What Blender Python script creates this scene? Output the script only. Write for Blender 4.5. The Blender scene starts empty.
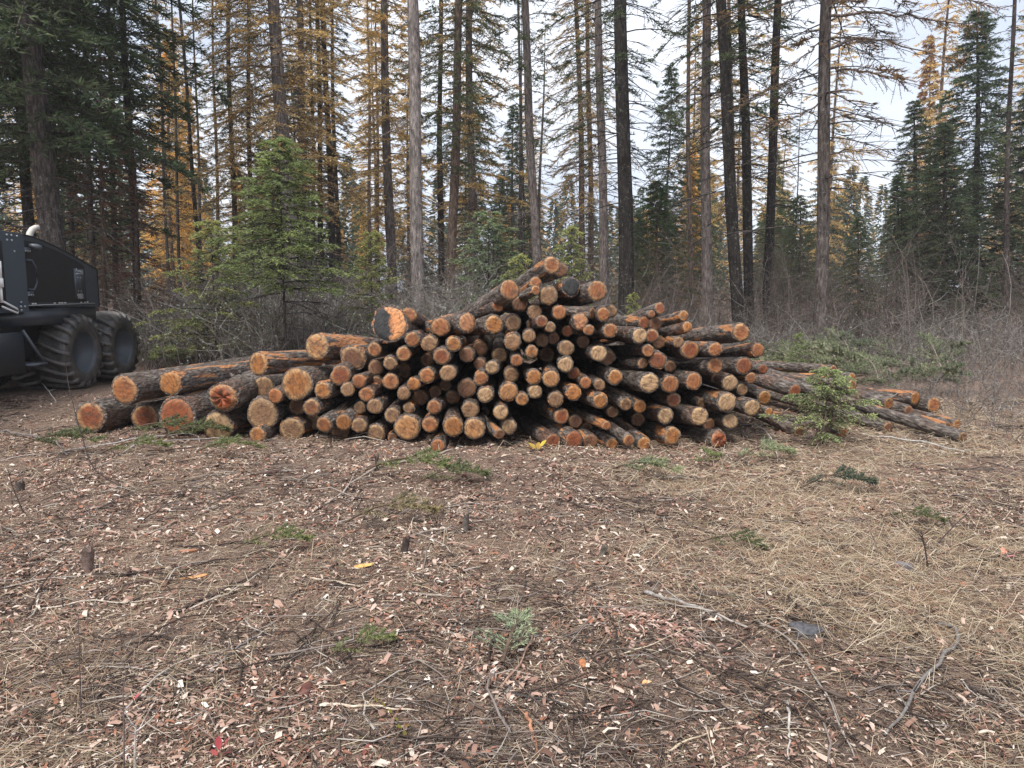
import bpy, math, random
import numpy as np
from mathutils import Vector, Matrix, Euler, Quaternion

# ------------------------------------------------------------------ camera, sky, sun, exposure
scene = bpy.context.scene
C = scene.collection
CAM_H, FPX, PITCH = 1.6, 770.0, math.radians(7.0)
cam_data = bpy.data.cameras.new('camera')
cam_data.sensor_width = 36.0
cam_data.lens = 36.0 * FPX / 1024.0
cam_data.clip_start, cam_data.clip_end = 0.05, 2000.0
cam = bpy.data.objects.new('camera', cam_data)
cam.location = (0, 0, CAM_H)
cam.rotation_euler = (math.pi / 2 - PITCH, 0, 0)
C.objects.link(cam)
scene.camera = cam

SUN_EL, SUN_AZ = math.radians(56), math.radians(205)     # azimuth clockwise from +Y: behind the camera
world = bpy.data.worlds.new('World')
scene.world = world
world.use_nodes = True
wn, wl = world.node_tree.nodes, world.node_tree.links
wn.clear()
w_out = wn.new('ShaderNodeOutputWorld')
w_bg = wn.new('ShaderNodeBackground')
w_bg.inputs['Strength'].default_value = 0.052
w_sky = wn.new('ShaderNodeTexSky')
w_sky.sky_type = 'NISHITA'
w_sky.sun_disc = False
w_sky.sun_elevation = SUN_EL
w_sky.sun_rotation = SUN_AZ
w_sky.dust_density = 3.0
w_tc = wn.new('ShaderNodeTexCoord')
w_map = wn.new('ShaderNodeMapping')
w_map.inputs['Scale'].default_value = (1, 1, 2.6)
w_no = wn.new('ShaderNodeTexNoise')
w_no.inputs['Scale'].default_value = 2.3
w_no.inputs['Detail'].default_value = 6.0
w_ramp = wn.new('ShaderNodeValToRGB')
w_ramp.color_ramp.elements[0].position = 0.36
w_ramp.color_ramp.elements[0].color = (4.5, 5.1, 6.3, 1)
w_ramp.color_ramp.elements[1].position = 0.62
w_ramp.color_ramp.elements[1].color = (7.6, 7.9, 8.5, 1)
w_mix = wn.new('ShaderNodeMixRGB')
w_mix.inputs['Fac'].default_value = 0.9                    # an almost closed cloud deck
wl.new(w_tc.outputs['Generated'], w_map.inputs['Vector'])
wl.new(w_map.outputs['Vector'], w_no.inputs['Vector'])
wl.new(w_no.outputs['Fac'], w_ramp.inputs['Fac'])
wl.new(w_sky.outputs['Color'], w_mix.inputs['Color1'])
wl.new(w_ramp.outputs['Color'], w_mix.inputs['Color2'])
wl.new(w_mix.outputs['Color'], w_bg.inputs['Color'])
wl.new(w_bg.outputs['Background'], w_out.inputs['Surface'])

sun_data = bpy.data.lights.new('sun', 'SUN')
sun_data.energy = 1.5
sun_data.angle = math.radians(22)
sun_data.color = (1.0, 0.965, 0.92)
sun = bpy.data.objects.new('sun', sun_data)
sdir = Vector((math.sin(SUN_AZ) * math.cos(SUN_EL), math.cos(SUN_AZ) * math.cos(SUN_EL), math.sin(SUN_EL)))
sun.rotation_euler = sdir.to_track_quat('Z', 'Y').to_euler()
C.objects.link(sun)

vs = scene.view_settings
vs.view_transform = 'Standard'
vs.look = 'None'
vs.exposure = 1.72
vs.gamma = 1.0
vs.use_curve_mapping = False
scene.render.engine = 'CYCLES'
cy = scene.cycles
cy.max_bounces = 5
cy.diffuse_bounces = 4
cy.glossy_bounces = 2
cy.transmission_bounces = 2
cy.transparent_max_bounces = 4

# ------------------------------------------------------------------ helpers
rs = np.random.RandomState(7)
CP, SP = math.cos(PITCH), math.sin(PITCH)

def ray(px, py):
    u, v = (px - 512) / FPX, -(py - 384) / FPX
    return np.array([u, CP + v * SP, -SP + v * CP])

def at(px, py, Y):
    d = ray(px, py)
    return np.array([0, 0, CAM_H]) + d * (Y / d[1])

_lat = np.random.RandomState(11).rand(256, 256)
def vnoise(x, y):
    xi, yi = np.floor(x).astype(int), np.floor(y).astype(int)
    fx, fy = x - xi, y - yi
    fx, fy = fx * fx * (3 - 2 * fx), fy * fy * (3 - 2 * fy)
    a, b = _lat[xi % 256, yi % 256], _lat[(xi + 1) % 256, yi % 256]
    c, d = _lat[xi % 256, (yi + 1) % 256], _lat[(xi + 1) % 256, (yi + 1) % 256]
    return (a * (1 - fx) + b * fx) * (1 - fy) + (c * (1 - fx) + d * fx) * fy

def gh(x, y):
    """height of the ground"""
    x, y = np.asarray(x, float), np.asarray(y, float)
    h = 0.10 * (vnoise(x * 0.45 + 31, y * 0.45 + 7) - 0.5) + 0.05 * (vnoise(x * 1.7 + 5, y * 1.7) - 0.5)
    h = h + 0.035 * (vnoise(x * 5.1, y * 5.1 + 3) - 0.5) + 0.016 * (vnoise(x * 13.0, y * 13.0) - 0.5)
    far = np.clip((y - 14) / 60, 0, 1)
    return h + far * (vnoise(x * 0.05 + 9, y * 0.05) - 0.5) * 1.6

def ground(px, py):
    d = ray(px, py)
    t = -CAM_H / d[2]
    x, y = d[0] * t, d[1] * t
    return np.array([x, y, float(gh(x, y))])

def unit(a):
    return a / np.maximum(np.linalg.norm(a, axis=-1, keepdims=True), 1e-9)

def mesh_np(name, verts, faces, mat=None, smooth=False):
    verts = np.ascontiguousarray(verts, np.float32).reshape(-1, 3)
    faces = np.ascontiguousarray(faces, np.int32)
    n, k = faces.shape
    me = bpy.data.meshes.new(name)
    me.vertices.add(len(verts))
    me.vertices.foreach_set('co', verts.ravel())
    me.loops.add(n * k)
    me.loops.foreach_set('vertex_index', faces.ravel())
    me.polygons.add(n)
    me.polygons.foreach_set('loop_start', np.arange(0, n * k, k, dtype=np.int32))
    if smooth:
        me.polygons.foreach_set('use_smooth', np.ones(n, bool))
    me.update(calc_edges=True)
    if mat:
        me.materials.append(mat)
    return me

class MB:
    """collects triangles/quads (quads kept as quads) into one mesh"""
    def __init__(self):
        self.v, self.f, self.n = [], [], 0
    def add(self, v, f):
        v = np.asarray(v, float).reshape(-1, 3)
        f = np.asarray(f, int)
        if f.shape[1] == 4:
            f = np.concatenate([f[:, [0, 1, 2]], f[:, [0, 2, 3]]])
        self.v.append(v); self.f.append(f + self.n); self.n += len(v)
        return self
    def mesh(self, name, mat, smooth=False):
        return mesh_np(name, np.concatenate(self.v), np.concatenate(self.f), mat, smooth)
    def box(self, lo, hi, M=None):
        x0, y0, z0 = lo; x1, y1, z1 = hi
        v = np.array([[x0, y0, z0], [x1, y0, z0], [x1, y1, z0], [x0, y1, z0], [x0, y0, z1], [x1, y0, z1], [x1, y1, z1], [x0, y1, z1]], float)
        if M is not None:
            v = v @ np.array(M.to_3x3()).T + np.array(M.translation)
        return self.add(v, [[3, 2, 1, 0], [4, 5, 6, 7], [0, 1, 5, 4], [1, 2, 6, 5], [2, 3, 7, 6], [3, 0, 4, 7]])
    def tube(self, pts, rad, sides=8):
        v, f = tubes(np.asarray(pts, float)[None], np.broadcast_to(np.asarray(rad, float), (1, len(pts))), sides, True)
        return self.add(v, f)

def tubes(P, R, sides=3, caps=False):
    """P (n,k,3) polylines, R (n,k) radii -> one soup of tubes"""
    n, k, _ = P.shape
    D = np.gradient(P, axis=1)
    D = unit(D)
    ref = np.where(np.abs(D[:, :1, 2:3]) > 0.9, np.array([[[1., 0, 0]]]), np.array([[[0, 0, 1.]]]))
    ref = np.broadcast_to(ref, D.shape)
    A = unit(np.cross(D, ref)); B = np.cross(D, A)
    th = np.arange(sides) * 2 * math.pi / sides
    V = P[:, :, None, :] + R[:, :, None, None] * (A[:, :, None, :] * np.cos(th)[None, None, :, None] + B[:, :, None, :] * np.sin(th)[None, None, :, None])
    V = V.reshape(-1, 3)
    i = np.arange(n)[:, None, None] * k * sides
    j = np.arange(k - 1)[None, :, None] * sides
    s = np.arange(sides)[None, None, :]
    s2 = (s + 1) % sides
    a = (i + j + s); b = (i + j + s2); c = (i + j + sides + s2); d = (i + j + sides + s)
    F = np.stack([a, d, c, b], -1).reshape(-1, 4)
    T = np.concatenate([F[:, [0, 1, 2]], F[:, [0, 2, 3]]])
    if caps:
        ex = []
        for q in range(n):
            for e, flip in ((0, False), (k - 1, True)):
                base = q * k * sides + e * sides
                for m in range(1, sides - 1):
                    t = [base, base + m, base + m + 1]
                    ex.append(t[::-1] if flip else t)
        T = np.concatenate([T, np.array(ex)])
    return V, T

def blades(p, d, L, W, r):
    """thin triangles: p (n,3) roots, d (n,3) directions"""
    n = len(p)
    s = unit(np.cross(d, r.randn(n, 3)))
    L = np.broadcast_to(L, (n,))[:, None]; W = np.broadcast_to(W, (n,))[:, None]
    m = p + d * L * 0.35
    V = np.stack([p, m + s * W * 0.5, p + d * L, m - s * W * 0.5], 1).reshape(-1, 3)
    i = np.arange(n)[:, None] * 4
    return V, np.concatenate([i + [[0, 1, 2]], i + [[0, 2, 3]]])

def tag(o, label=None, cat=None, group=None, kind=None):
    if label: o['label'] = label
    if cat: o['category'] = cat
    if group: o['group'] = group
    if kind: o['kind'] = kind
    return o

def obj(name, me, parent=None, color=None):
    o = bpy.data.objects.new(name, me)
    C.objects.link(o)
    if parent: o.parent = parent
    if color: o.color = (*color, 1)
    return o

def empty(name, loc=(0, 0, 0), rot=(0, 0, 0)):
    o = bpy.data.objects.new(name, None)
    o.empty_display_size = 0.2
    o.location = [float(q) for q in loc]
    o.rotation_euler = rot
    C.objects.link(o)
    return o

# ------------------------------------------------------------------ materials
class NT:
    def __init__(self, name, rough=0.8, spec=0.3):
        self.m = bpy.data.materials.new(name)
        self.m.use_nodes = True
        self.t = self.m.node_tree
        self.b = self.t.nodes['Principled BSDF']
        self.b.inputs['Roughness'].default_value = rough
        self.b.inputs['Specular IOR Level'].default_value = spec
    def n(self, typ, **kw):
        nd = self.t.nodes.new('ShaderNode' + typ)
        for k, v in kw.items():
            if k in nd.inputs: nd.inputs[k].default_value = v
            else: setattr(nd, k, v)
        return nd
    def l(self, a, b): self.t.links.new(a, b)
    def ramp(self, fac, stops, interp='LINEAR'):
        r = self.n('ValToRGB')
        cr = r.color_ramp
        cr.interpolation = interp
        while len(cr.elements) < len(stops): cr.elements.new(0.5)
        for e, (p, c) in zip(cr.elements, stops):
            e.position = p; e.color = (*c, 1) if len(c) == 3 else c
        self.l(fac, r.inputs['Fac'])
        return r.outputs['Color']
    def mix(self, fac, a, b, mode='MIX'):
        m = self.n('MixRGB', blend_type=mode)
        for s, v in (('Fac', fac), ('Color1', a), ('Color2', b)):
            if hasattr(v, 'is_linked'): self.l(v, m.inputs[s])
            else: m.inputs[s].default_value = v if s == 'Fac' else ((*v, 1) if len(v) == 3 else v)
        return m.outputs['Color']
    def math(self, op, a, b=0.0, clamp=False):
        m = self.n('Math', operation=op, use_clamp=clamp)
        for i, v in enumerate((a, b)):
            if hasattr(v, 'is_linked'): self.l(v, m.inputs[i])
            else: m.inputs[i].default_value = v
        return m.outputs[0]
    def coord(self, scale=(1, 1, 1), out='Object'):
        tc = self.n('TexCoord'); mp = self.n('Mapping')
        mp.inputs['Scale'].default_value = scale
        self.l(tc.outputs[out], mp.inputs['Vector'])
        return mp.outputs['Vector']
    def noise(self, vec, scale, detail=4, rough=0.55, w=None):
        nd = self.n('TexNoise', Scale=scale, Detail=detail, Roughness=rough)
        if w is not None:
            nd.noise_dimensions = '4D'
            if hasattr(w, 'is_linked'): self.l(w, nd.inputs['W'])
        self.l(vec, nd.inputs['Vector'])
        return nd.outputs['Fac']
    def bump(self, h, strength=0.5, dist=0.02):
        b = self.n('Bump', Strength=strength, Distance=dist)
        self.l(h, b.inputs['Height'])
        self.l(b.outputs['Normal'], self.b.inputs['Normal'])
    def base(self, c):
        if hasattr(c, 'is_linked'): self.l(c, self.b.inputs['Base Color'])
        else: self.b.inputs['Base Color'].default_value = (*c, 1)

def mat_plain(name, col, rough=0.6, spec=0.3, metal=0.0, dirt=0.15, mud=(0.10, 0.085, 0.07)):
    k = NT(name, rough, spec)
    v = k.coord()
    n = k.noise(v, 9, 6, 0.7)
    k.base(k.mix(k.math('MULTIPLY', k.math('SUBTRACT', n, 0.42, True), dirt * 6, True), col, mud))
    k.b.inputs['Metallic'].default_value = metal
    return k.m

def mat_island(name, stops, rough=0.85, spec=0.2, transl=0.0):
    """every small loose piece gets one colour of the ramp"""
    k = NT(name, rough, spec)
    g = k.n('NewGeometry')
    k.base(k.ramp(g.outputs['Random Per Island'], stops, 'CONSTANT' if len(stops) > 2 else 'LINEAR'))
    return k.m

def mat_foliage(name):
    """needles: the object's own colour, varied from spray to spray"""
    k = NT(name, 0.7, 0.25)
    oi = k.n('ObjectInfo'); g = k.n('NewGeometry')
    var = k.ramp(g.outputs['Random Per Island'], [(0, (0.45, 0.5, 0.5)), (1, (1.5, 1.45, 1.3))])
    c = k.mix(1.0, oi.outputs['Color'], var, 'MULTIPLY')
    n = k.noise(k.coord(), 1.3, 3)
    c = k.mix(1.0, c, k.ramp(n, [(0.35, (0.7, 0.75, 0.75)), (0.65, (1.25, 1.2, 1.1))]), 'MULTIPLY')
    k.base(c)
    tr = k.n('BsdfTranslucent'); k.l(c, tr.inputs['Color'])
    ms = k.n('MixShader', Fac=0.42)
    k.l(k.b.outputs[0], ms.inputs[1]); k.l(tr.outputs[0], ms.inputs[2])
    out = [n_ for n_ in k.t.nodes if n_.type == 'OUTPUT_MATERIAL'][0]
    k.l(ms.outputs[0], out.inputs['Surface'])
    return k.m

def mat_tree_bark():
    k = NT('tree_bark', 0.9, 0.15)
    oi = k.n('ObjectInfo')
    v = k.coord((1, 1, 0.22))
    n = k.noise(v, 26, 6, 0.7, oi.outputs['Random'])
    big = k.noise(k.coord(), 1.6, 4, 0.6, oi.outputs['Random'])
    c = k.mix(1.0, oi.outputs['Color'], k.ramp(n, [(0.32, (0.22, 0.21, 0.21)), (0.5, (0.9, 0.9, 0.9)), (0.66, (2.1, 2.05, 2.0))]), 'MULTIPLY')
    lich = k.noise(k.coord(), 14, 5, 0.75, oi.outputs['Random'])
    c = k.mix(k.math('MULTIPLY', k.math('SUBTRACT', lich, 0.56, True), 5.0, True), c, (0.30, 0.31, 0.26))
    c = k.mix(1.0, c, k.ramp(big, [(0.3, (0.75, 0.72, 0.7)), (0.7, (1.25, 1.25, 1.25))]), 'MULTIPLY')
    k.base(c)
    k.bump(n, 0.9, 0.05)
    return k.m

def mat_log_bark():
    k = NT('log_bark', 0.55, 0.45)
    oi = k.n('ObjectInfo')
    R = oi.outputs['Random']
    v = k.coord((1, 0.35, 1))
    flakes = k.n('TexVoronoi', Scale=38.0); k.l(v, flakes.inputs['Vector'])
    n = k.noise(v, 30, 7, 0.75, R)
    big = k.noise(k.coord((1, 0.5, 1)), 5, 4, 0.6, R)
    grey = k.ramp(n, [(0.34, (0.012, 0.009, 0.008)), (0.48, (0.090, 0.069, 0.057)), (0.66, (0.32, 0.28, 0.245))])
    red = k.ramp(n, [(0.34, (0.016, 0.009, 0.007)), (0.48, (0.110, 0.056, 0.036)), (0.68, (0.30, 0.165, 0.11))])
    c = k.mix(k.math('MULTIPLY', k.math('SUBTRACT', big, 0.50, True), 5, True), grey, red)
    # strips where the bark is torn off
    at_ = k.n('Attribute', attribute_type='OBJECT', attribute_name='torn')
    st = k.noise(k.coord((1.6, 0.22, 1.6)), 9, 3, 0.5, R)
    f = k.math('GREATER_THAN', k.math('ADD', st, k.math('MULTIPLY', at_.outputs['Fac'], 0.30)), 0.685)
    c = k.mix(f, c, k.ramp(n, [(0.3, (0.30, 0.105, 0.035)), (0.6, (0.50, 0.235, 0.10)), (0.8, (0.58, 0.38, 0.22))]))
    k.base(c)
    h = k.math('ADD', k.math('MULTIPLY', n, 1.0), k.math('MULTIPLY', flakes.outputs['Distance'], 0.6))
    k.bump(h, 1.0, 0.035)
    return k.m

def mat_log_end(charred=False):
    k = NT('log_end_charred' if charred else 'log_end', 0.62, 0.4)
    oi = k.n('ObjectInfo'); R = oi.outputs['Random']
    tc = k.n('TexCoord'); sx = k.n('SeparateXYZ'); k.l(tc.outputs['Object'], sx.inputs[0])
    at_ = k.n('Attribute', attribute_type='OBJECT', attribute_name='radius')
    x, z = sx.outputs['X'], sx.outputs['Z']
    warp = k.noise(tc.outputs['Object'], 9, 3, 0.5, R)
    r = k.math('SQRT', k.math('ADD', k.math('MULTIPLY', x, x), k.math('MULTIPLY', z, z)))
    rr = k.math('DIVIDE', r, at_.outputs['Fac'])
    rrw = k.math('ADD', rr, k.math('MULTIPLY', k.math('SUBTRACT', warp, 0.5), 0.45))
    rings = k.n('Math', operation='SINE'); k.l(k.math('MULTIPLY', k.math('ADD', r, k.math('MULTIPLY', warp, 0.02)), 620), rings.inputs[0])
    base = oi.outputs['Color']
    pale = k.mix(k.math('ADD', 0.12, k.math('MULTIPLY', R, 0.55)), base, (0.36, 0.24, 0.12))
    deep = k.mix(1.0, base, (0.78, 0.60, 0.50), 'MULTIPLY')
    c = k.mix(k.math('MULTIPLY', k.math('SUBTRACT', rrw, 0.62, True), 5.0, True), k.mix(0.35, base, deep), pale)
    c = k.mix(k.math('MULTIPLY', k.math('ADD', k.math('MULTIPLY', rings.outputs[0], 0.5), 0.5), 0.28), c, deep)
    # saw marks and smears run across the face in one direction for each log
    vr = k.n('VectorRotate', rotation_type='Y_AXIS'); k.l(tc.outputs['Object'], vr.inputs['Vector']); k.l(k.math('MULTIPLY', R, 6.28), vr.inputs['Angle'])
    mp = k.n('Mapping'); mp.inputs['Scale'].default_value = (2.2, 1, 7); k.l(vr.outputs[0], mp.inputs['Vector'])
    saw = k.noise(mp.outputs['Vector'], 7, 5, 0.65, R)
    c = k.mix(1.0, c, k.ramp(saw, [(0.32, (0.42, 0.36, 0.32)), (0.47, (1.02, 1.0, 0.98)), (0.66, (1.55, 1.55, 1.5))]), 'MULTIPLY')
    blot = k.noise(tc.outputs['Object'], 16, 4, 0.6, R)
    c = k.mix(k.math('MULTIPLY', k.math('SUBTRACT', blot, 0.50, True), k.math('ADD', 1.0, k.math('MULTIPLY', R, 6.0)), True), c, (0.085, 0.045, 0.028))
    crk = k.n('TexWave', wave_type='BANDS', Scale=1.1, Distortion=9.0, Detail=2.0); k.l(mp.outputs['Vector'], crk.inputs['Vector'])
    edge = k.math('MULTIPLY', k.math('SUBTRACT', rrw, 0.93, True), 7.0, True)
    c = k.mix(edge, c, (0.10, 0.055, 0.032))
    c = k.mix(k.math('MULTIPLY', k.math('LESS_THAN', crk.outputs['Fac'], 0.012), 0.6), c, (0.05, 0.026, 0.016))
    # pith and a check crack
    c = k.mix(k.math('MULTIPLY', k.math('LESS_THAN', rrw, 0.05), k.math('GREATER_THAN', R, 0.6)), c, (0.16, 0.07, 0.035))
    if charred:
        e = k.math('ADD', k.math('ADD', k.math('MULTIPLY', x, 6.0), k.math('MULTIPLY', z, 1.2)), k.math('MULTIPLY', k.math('SUBTRACT', warp, 0.5), 1.6))
        at2 = k.n('Attribute', attribute_type='OBJECT', attribute_name='soot')
        f = k.math('MULTIPLY', k.math('SUBTRACT', at2.outputs['Fac'], k.math('ADD', e, k.math('MULTIPLY', k.math('SUBTRACT', blot, 0.5), 0.9))), 4.0, True)
        c = k.mix(f, c, k.ramp(saw, [(0.3, (0.007, 0.006, 0.006)), (0.5, (0.022, 0.021, 0.021)), (0.7, (0.05, 0.046, 0.044))]))
    k.base(c)
    k.bump(k.math('ADD', saw, k.math('MULTIPLY', warp, 0.6)), 0.55, 0.012)
    return k.m

def mat_ground():
    k = NT('forest_floor', 0.95, 0.12)
    v = k.coord()
    n1 = k.noise(v, 0.7, 5, 0.6); n2 = k.noise(v, 9, 6, 0.7); n3 = k.noise(v, 45, 5, 0.75); n4 = k.noise(v, 120, 3, 0.7)
    soil = k.ramp(n3, [(0.32, (0.040, 0.030, 0.026)), (0.5, (0.135, 0.104, 0.090)), (0.66, (0.28, 0.235, 0.21))])
    litter = k.ramp(n4, [(0.34, (0.055, 0.036, 0.028)), (0.46, (0.20, 0.142, 0.112)), (0.56, (0.33, 0.25, 0.20)), (0.68, (0.55, 0.46, 0.39))])
    c = k.mix(k.math('MULTIPLY', k.math('SUBTRACT', n2, 0.33, True), 5.0, True), soil, litter)
    moss = k.noise(v, 2.2, 5, 0.65)
    c = k.mix(k.math('MULTIPLY', k.math('SUBTRACT', moss, 0.62, True), 3.0, True), c, (0.12, 0.12, 0.060))
    c = k.mix(1.0, c, k.ramp(n1, [(0.3, (0.78, 0.73, 0.70)), (0.7, (1.30, 1.22, 1.15))]), 'MULTIPLY')
    k.base(c)
    k.bump(k.math('ADD', n3, k.math('MULTIPLY', n4, 0.7)), 1.0, 0.03)
    return k.m

M = dict(
    fol=mat_foliage('needles'), tbark=mat_tree_bark(), lbark=mat_log_bark(), lend=mat_log_end(), lchar=mat_log_end(True), ground=mat_ground(),
    paint=mat_plain('dark_machine_paint', (0.030, 0.037, 0.050), 0.33, 0.5, 0, 0.14),
    paint2=mat_plain('slate_machine_paint', (0.050, 0.063, 0.085), 0.38, 0.5, 0, 0.10),
    black=mat_plain('black_steel', (0.010, 0.010, 0.012), 0.6, 0.4, 0, 0.05),
    rubber=mat_plain('tyre_rubber', (0.040, 0.040, 0.043), 0.5, 0.5, 0, 0.5, (0.13, 0.108, 0.09)),
    lugs=mat_plain('worn_muddy_rubber', (0.075, 0.072, 0.072), 0.5, 0.5, 0, 0.5, (0.17, 0.14, 0.115)),
    rimm=mat_plain('rim_steel', (0.085, 0.098, 0.120), 0.42, 0.5, 0, 0.2),
    white=mat_plain('white_paint', (0.70, 0.70, 0.68), 0.5, 0.4, 0, 0.05),
    pipe=mat_plain('exhaust_enamel', (0.50, 0.47, 0.42), 0.5, 0.4, 0, 0.08),
    bolt=mat_plain('bolt_zinc', (0.50, 0.52, 0.55), 0.4, 0.5, 0.3, 0.05),
    chips=mat_island('wood_chips', [(0, (0.13, 0.072, 0.052)), (0.22, (0.24, 0.142, 0.108)), (0.42, (0.36, 0.235, 0.182)), (0.60, (0.46, 0.345, 0.275)), (0.74, (0.29, 0.132, 0.082)), (0.82, (0.56, 0.465, 0.385)), (0.92, (0.66, 0.59, 0.52)), (0.945, (0.045, 0.030, 0.025))]),
    straw=mat_island('dry_grass', [(0, (0.30, 0.22, 0.145)), (0.35, (0.46, 0.36, 0.25)), (0.65, (0.60, 0.51, 0.38)), (0.86, (0.37, 0.21, 0.14)), (0.97, (0.24, 0.22, 0.11))]),
    twigs=mat_island('dead_twigs', [(0, (0.050, 0.036, 0.030)), (0.40, (0.105, 0.078, 0.064)), (0.70, (0.20, 0.165, 0.145)), (0.90, (0.36, 0.32, 0.28))]),
    brush=mat_island('brush_stems', [(0, (0.085, 0.071, 0.063)), (0.3, (0.145, 0.125, 0.112)), (0.62, (0.205, 0.182, 0.165)), (0.88, (0.34, 0.32, 0.295))]),
    brushb=mat_island('brown_brush_stems', [(0, (0.078, 0.058, 0.050)), (0.35, (0.130, 0.100, 0.087)), (0.7, (0.18, 0.147, 0.130)), (0.92, (0.28, 0.25, 0.225))]),
    lichen=mat_island('lichen_flecks', [(0, (0.20, 0.225, 0.17)), (0.5, (0.34, 0.37, 0.31)), (0.8, (0.22, 0.17, 0.11))]),
)

def mat_stick():
    k = NT('stick_bark', 0.85, 0.2)
    oi = k.n('ObjectInfo')
    n = k.noise(k.coord(), 40, 5, 0.7, oi.outputs['Random'])
    k.base(k.mix(1.0, oi.outputs['Color'], k.ramp(n, [(0.3, (0.45, 0.42, 0.4)), (0.7, (1.5, 1.5, 1.5))]), 'MULTIPLY'))
    k.bump(n, 0.5, 0.01)
    return k.m
M['stick'] = mat_stick()

# ------------------------------------------------------------------ ground
def axis(fine_lo, fine_hi, step, lo, hi):
    a = list(np.arange(fine_lo, fine_hi, step))
    s, x = step, fine_hi
    while x < hi: a.append(x); s *= 1.16; x += s
    a.append(hi)
    s, x, b = step, fine_lo - step, []
    while x > lo: b.append(x); s *= 1.16; x -= s
    b.append(lo)
    return np.array(b[::-1] + a)
gx, gy = axis(-7, 7, 0.05, -700, 700), axis(1.4, 11.5, 0.05, -40, 900)
GX, GY = np.meshgrid(gx, gy)
GZ = gh(GX, GY)
ii = np.arange(len(gy) - 1)[:, None] * len(gx) + np.arange(len(gx) - 1)[None]
gf = np.stack([ii, ii + 1, ii + len(gx) + 1, ii + len(gx)], -1).reshape(-1, 4)
g = obj('ground', mesh_np('ground', np.stack([GX, GY, GZ], -1), gf, M['ground'], True))
tag(g, 'churned brown forest floor of soil and litter', None, None, 'structure')

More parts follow.
